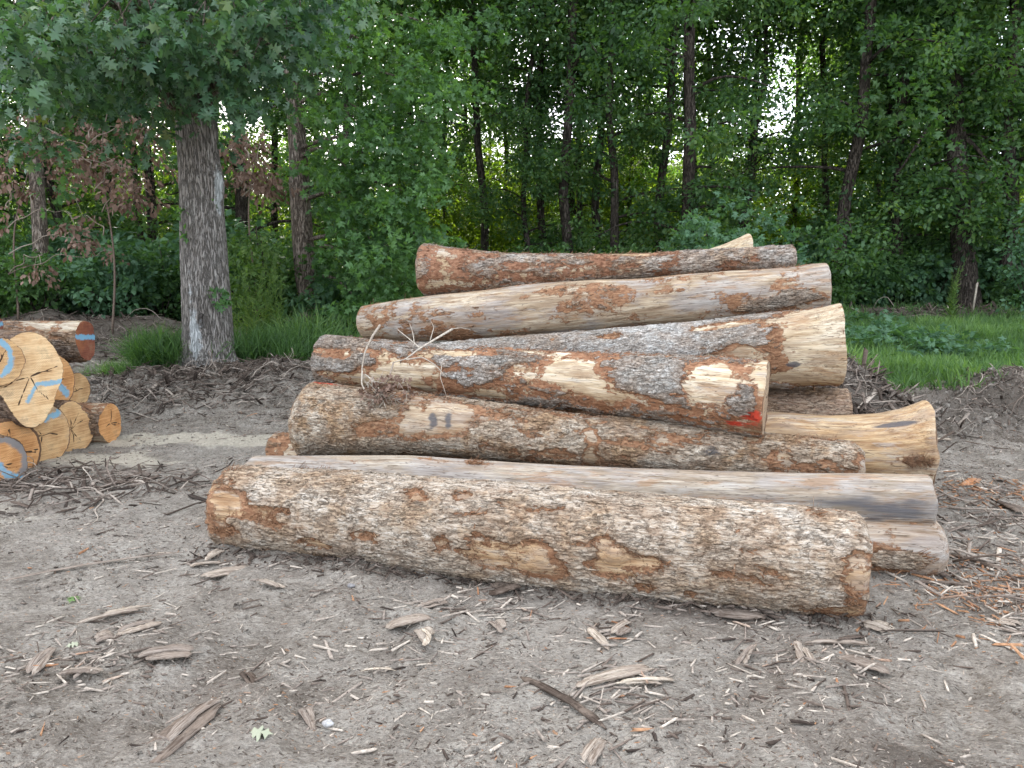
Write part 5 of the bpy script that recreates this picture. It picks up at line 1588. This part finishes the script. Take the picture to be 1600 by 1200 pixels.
SL = [
    ('long grey stick curving over the ground at left below the small pile', (0, 918), (290, 868), .035, .02, .62, 0.03, 'stick'),
    ('pale split strip of wood, longest at lower left', (112, 976), (245, 952), .05, .02, .82, 0, 0),
    ('short pale splinter leaning beside the left end of the front log', (318, 880), (354, 857), .035, .03, .86, 0, 0),
    ('flat pale splinter under the left end of the front log', (292, 888), (352, 877), .03, .02, .80, 0, 0),
    ('whitish strip of torn wood just below the left end splinters', (305, 905), (403, 886), .06, .02, .78, 0, 0),
    ('stubby pale stick in front of the left third of the front log', (393, 910), (445, 924), .035, .02, .8, 0, 0),
    ('narrow grey strip pointing down left at the lower left edge', (42, 1066), (85, 1012), .045, .015, .66, 0, 0),
    ('reddish strip lying level in the lower left debris', (88, 1063), (165, 1055), .035, .02, .72, 0, 0),
    ('brown torn bark chunk in the middle of the lower left debris', (215, 1038), (305, 1030), .07, .03, .60, 0, 0),
    ('broad tan chip at the top of the lower left debris heap', (140, 1000), (185, 995), .08, .025, .7, 0, 0),
    ('light chip beside the broad tan one in the lower left debris heap', (178, 990), (255, 975), .06, .02, .8, 0, 0),
    ('split plank like bark piece in front of the middle of the front log', (596, 988), (680, 966), .07, .025, .78, 0, 0),
    ('curved pale bark curl below the split plank like piece', (648, 990), (668, 1020), .04, .02, .84, 0.02, 0),
    ('second curved bark curl right of the first one', (660, 985), (684, 1003), .035, .02, .82, -0.015, 0),
    ('slim weathered strip above the split plank like piece', (632, 955), (705, 938), .035, .015, .66, 0, 0),
    ('small slanting bark strip right of the split plank like piece', (768, 963), (788, 992), .05, .012, .72, 0, 0),
    ('thin white stick lying level in the lower middle', (562, 1051), (620, 1052), .015, .01, .88, 0, 'stick'),
    ('long dark broken branch slanting across the lower middle', (812, 1066), (950, 1138), .035, .03, .30, 0.01, 'stick'),
    ('thick pale splinter on top of the lower middle debris', (888, 1078), (1024, 1045), .045, .03, .86, 0, 0),
    ('long straight pale stick beside the thick pale splinter', (955, 1075), (1058, 1068), .025, .02, .84, 0, 0),
    ('pale stick pointing down at the bottom edge of the photo', (905, 1199), (948, 1143), .04, .02, .76, 0, 0),
    ('dark curved bark piece under the front log near the middle', (755, 925), (808, 915), .08, .03, .28, 0, 0),
    ('flat grey slab touching the front log right of the middle', (1108, 958), (1205, 970), .09, .03, .52, 0, 0),
    ('pale flaky bark patch at the lower right corner of the front log', (1345, 968), (1398, 986), .09, .02, .86, 0, 0),
    ('short tan chip in the hollow under the front log', (952, 1000), (990, 975), .05, .02, .70, 0, 0),
    ('bleached splinter left of the hollow under the front log', (915, 985), (955, 1015), .03, .015, .86, 0, 0),
    ('level grey stick right of the middle in the foreground', (1255, 1006), (1360, 1012), .035, .02, .64, 0.01, 'stick'),
    ('long grey strip slanting down below the level grey stick', (1310, 1022), (1398, 1058), .05, .015, .6, 0, 0),
    ('upright looking pale strip left of the level grey stick', (1243, 1005), (1268, 1036), .04, .012, .7, 0, 0),
    ('grey strip slanting up left of the foreground centre right', (1155, 1040), (1183, 1005), .03, .012, .68, 0, 0),
    ('dark root like stick lying right of the stacked right log ends', (1480, 868), (1570, 890), .05, .03, .25, 0.01, 'stick'),
    ('brown root like stick just below the dark root like one', (1430, 912), (1535, 915), .045, .02, .4, 0.0, 'stick'),
    ('dark split slab at the right photo edge', (1556, 788), (1600, 808), .07, .03, .3, 0, 0),
    ('pale plank chip at the right photo edge near the orange litter', (1552, 972), (1600, 976), .05, .02, .84, 0, 0),
    ('pale log like sliver on the dirt right of the flared tip', (1455, 690), (1488, 687), .06, .05, .88, 0, 0),
    ('orange torn strip in the litter right of the stacked log ends', (1505, 762), (1530, 748), .05, .02, .96, 0, 0),
    ('grey blade of bark half buried at lower left of centre', (215, 1195), (350, 1095), .12, .02, .55, 0, 0),
    ('grey strip slanting at the lower left of the centre', (475, 1105), (494, 1143), .03, .012, .62, 0, 0),
    ('dark thin splinter lying in the left middle debris', (378, 1058), (400, 1068), .03, .01, .2, 0, 0),
]
for k, (lab, p0, p1, w_, th_, tn, bd, kind) in enumerate(SL):
    st_ = kind == 'stick'
    slab(lab, p0, p1, w_ * 0.75, th_ * 0.8, tn - (0.07 if 0.5 < tn < 0.92 else 0), 300 + k, 'stick' if st_ else 'bark_slab', 'stick' if st_ else 'bark piece', bend=bd, lift=0.008)

# small fallen leaves
def fallen(label, px, py, s, tint, mat, seed):
    p = G(px, py)
    rg = np.random.default_rng(seed)
    a_ = rg.uniform(0, 6.28)
    arr = leaves(np.array([[0, 0, 0.02]]), np.array([[math.cos(a_), math.sin(a_), 0.05]]), np.array([[0.1, -0.25, 1.0]]), np.array([s]), OAK, np.array([tint]))
    o = mk('fallen_leaf', arr[0], [arr[1]], mat, None, {'tint': arr[2]})
    o.location = p
    tag(o, label, 'leaf')


M['pale_leaf'] = mat_leaf('pale_dry_leaf', [(0.28, 0.30, 0.21), (0.38, 0.38, 0.28)], 0.1, 0.7, (1, 1, 1))
fallen('pale green grey fallen leaf near the bottom edge of the photo', 428, 1150, 0.10, 0.5, M['pale_leaf'], 1)
fallen('bright green fallen leaf lying at left below the small pile', 108, 945, 0.09, 0.8, M['grass'], 2)
fallen('pale dry leaf pair in the lower left debris', 102, 1015, 0.06, 0.7, M['pale_leaf'], 3)


def pebble(label, px, py, s, tint, seed):
    p = G(px, py)
    rg = np.random.default_rng(seed)
    u, v_ = np.meshgrid(np.linspace(0, PI, 8), np.linspace(0, 2 * PI, 12, endpoint=False), indexing='ij')
    V = np.stack([np.sin(u) * np.cos(v_), np.sin(u) * np.sin(v_) * 0.8, np.cos(u) * 0.6], axis=-1).reshape(-1, 3) * s
    V *= (1 + 0.2 * fbm(V / s * 2, seed, 2))[:, None]
    i = np.arange(7)[:, None] * 12
    j = np.arange(12)[None, :]
    Fq = np.stack([i + j, i + 12 + j, i + 12 + (j + 1) % 12, i + (j + 1) % 12], axis=-1).reshape(-1, 4)
    o = mk('pebble', V, [Fq], M['stone'], None, {'tint': np.full(len(V), tint)}, True)
    o.location = p + np.array((0, 0, s * 0.35))
    tag(o, label, 'stone')


pebble('pale round pebble right of the fallen leaf at the bottom', 512, 1133, 0.022, 0.9, 1)
pebble('small bluish pebble on the bare soil below the front log', 548, 917, 0.02, 0.2, 2)

# ------------------------------------------------------------------ dry branch lying over the logs
br = thing('dead_branch', 'dry forked twiggy branch draped over the logs at the left of the pile', 'branch', P(640, 600, 5.4))
o0 = np.array(br.location)
b = Buf()


def bl(pts_, r_, tn=0.75):
    q = np.array([P(*t) for t in pts_]) - o0
    m_ = len(q) * 5
    s_ = np.linspace(0, len(q) - 1, m_)
    qq = np.stack([np.interp(s_, np.arange(len(q)), q[:, k]) for k in range(3)], axis=1)
    qq[1:-1] = (qq[:-2] + qq[1:-1] * 2 + qq[2:]) / 4
    b.tube(qq, np.linspace(r_, r_ * 0.35, m_), 6, a=tn)


bl([(594, 508, 5.62), (582, 525, 5.55), (570, 550, 5.5), (565, 580, 5.42), (570, 592, 5.4)], 0.010, 0.6)
bl([(566, 580, 5.4), (565, 600, 5.3), (574, 618, 5.15), (585, 632, 5.1)], 0.007)
bl([(570, 585, 5.4), (590, 600, 5.25), (596, 622, 5.1)], 0.007)
bl([(707, 514, 5.6), (680, 530, 5.45), (655, 545, 5.35), (634, 561, 5.3), (615, 566, 5.3)], 0.009, 0.85)
bl([(655, 543, 5.35), (640, 530, 5.5), (620, 514, 5.65)], 0.006, 0.8)
bl([(615, 566, 5.3), (608, 590, 5.2), (598, 610, 5.1)], 0.007, 0.4)
bl([(634, 562, 5.3), (660, 558, 5.3), (680, 570, 5.25), (698, 590, 5.2)], 0.006, 0.7)
bl([(672, 532, 5.5), (678, 512, 5.6), (674, 503, 5.6)], 0.004)
bl([(648, 540, 5.4), (645, 520, 5.5), (640, 505, 5.6)], 0.004)
bl([(707, 514, 5.6), (720, 512, 5.65), (735, 515, 5.7)], 0.004)
bl([(690, 570, 5.25), (688, 590, 5.2), (697, 617, 5.1)], 0.003)
for k in range(26):
    rg = np.random.default_rng(600 + k)
    x, y = rg.uniform(575, 640), rg.uniform(600, 640)
    bl([(x, y, 5.12), (x + rg.uniform(-12, 12), y - rg.uniform(2, 16), 5.1), (x + rg.uniform(-20, 20), y - rg.uniform(-8, 22), 5.1)], 0.003, rg.uniform(0.4, 1))
b.build('twigs', M['twig'], br)
rg = np.random.default_rng(5)
cs = np.array([P(rg.normal(608, 22), rg.normal(615, 14), 5.12) - o0 for _ in range(26)])
crown_mesh('dry_leaves', [sprays(rg, cs, np.full(len(cs), 0.05), 9, 0.035, STAR, nup=0.3)], M['dead_leaf'], br)
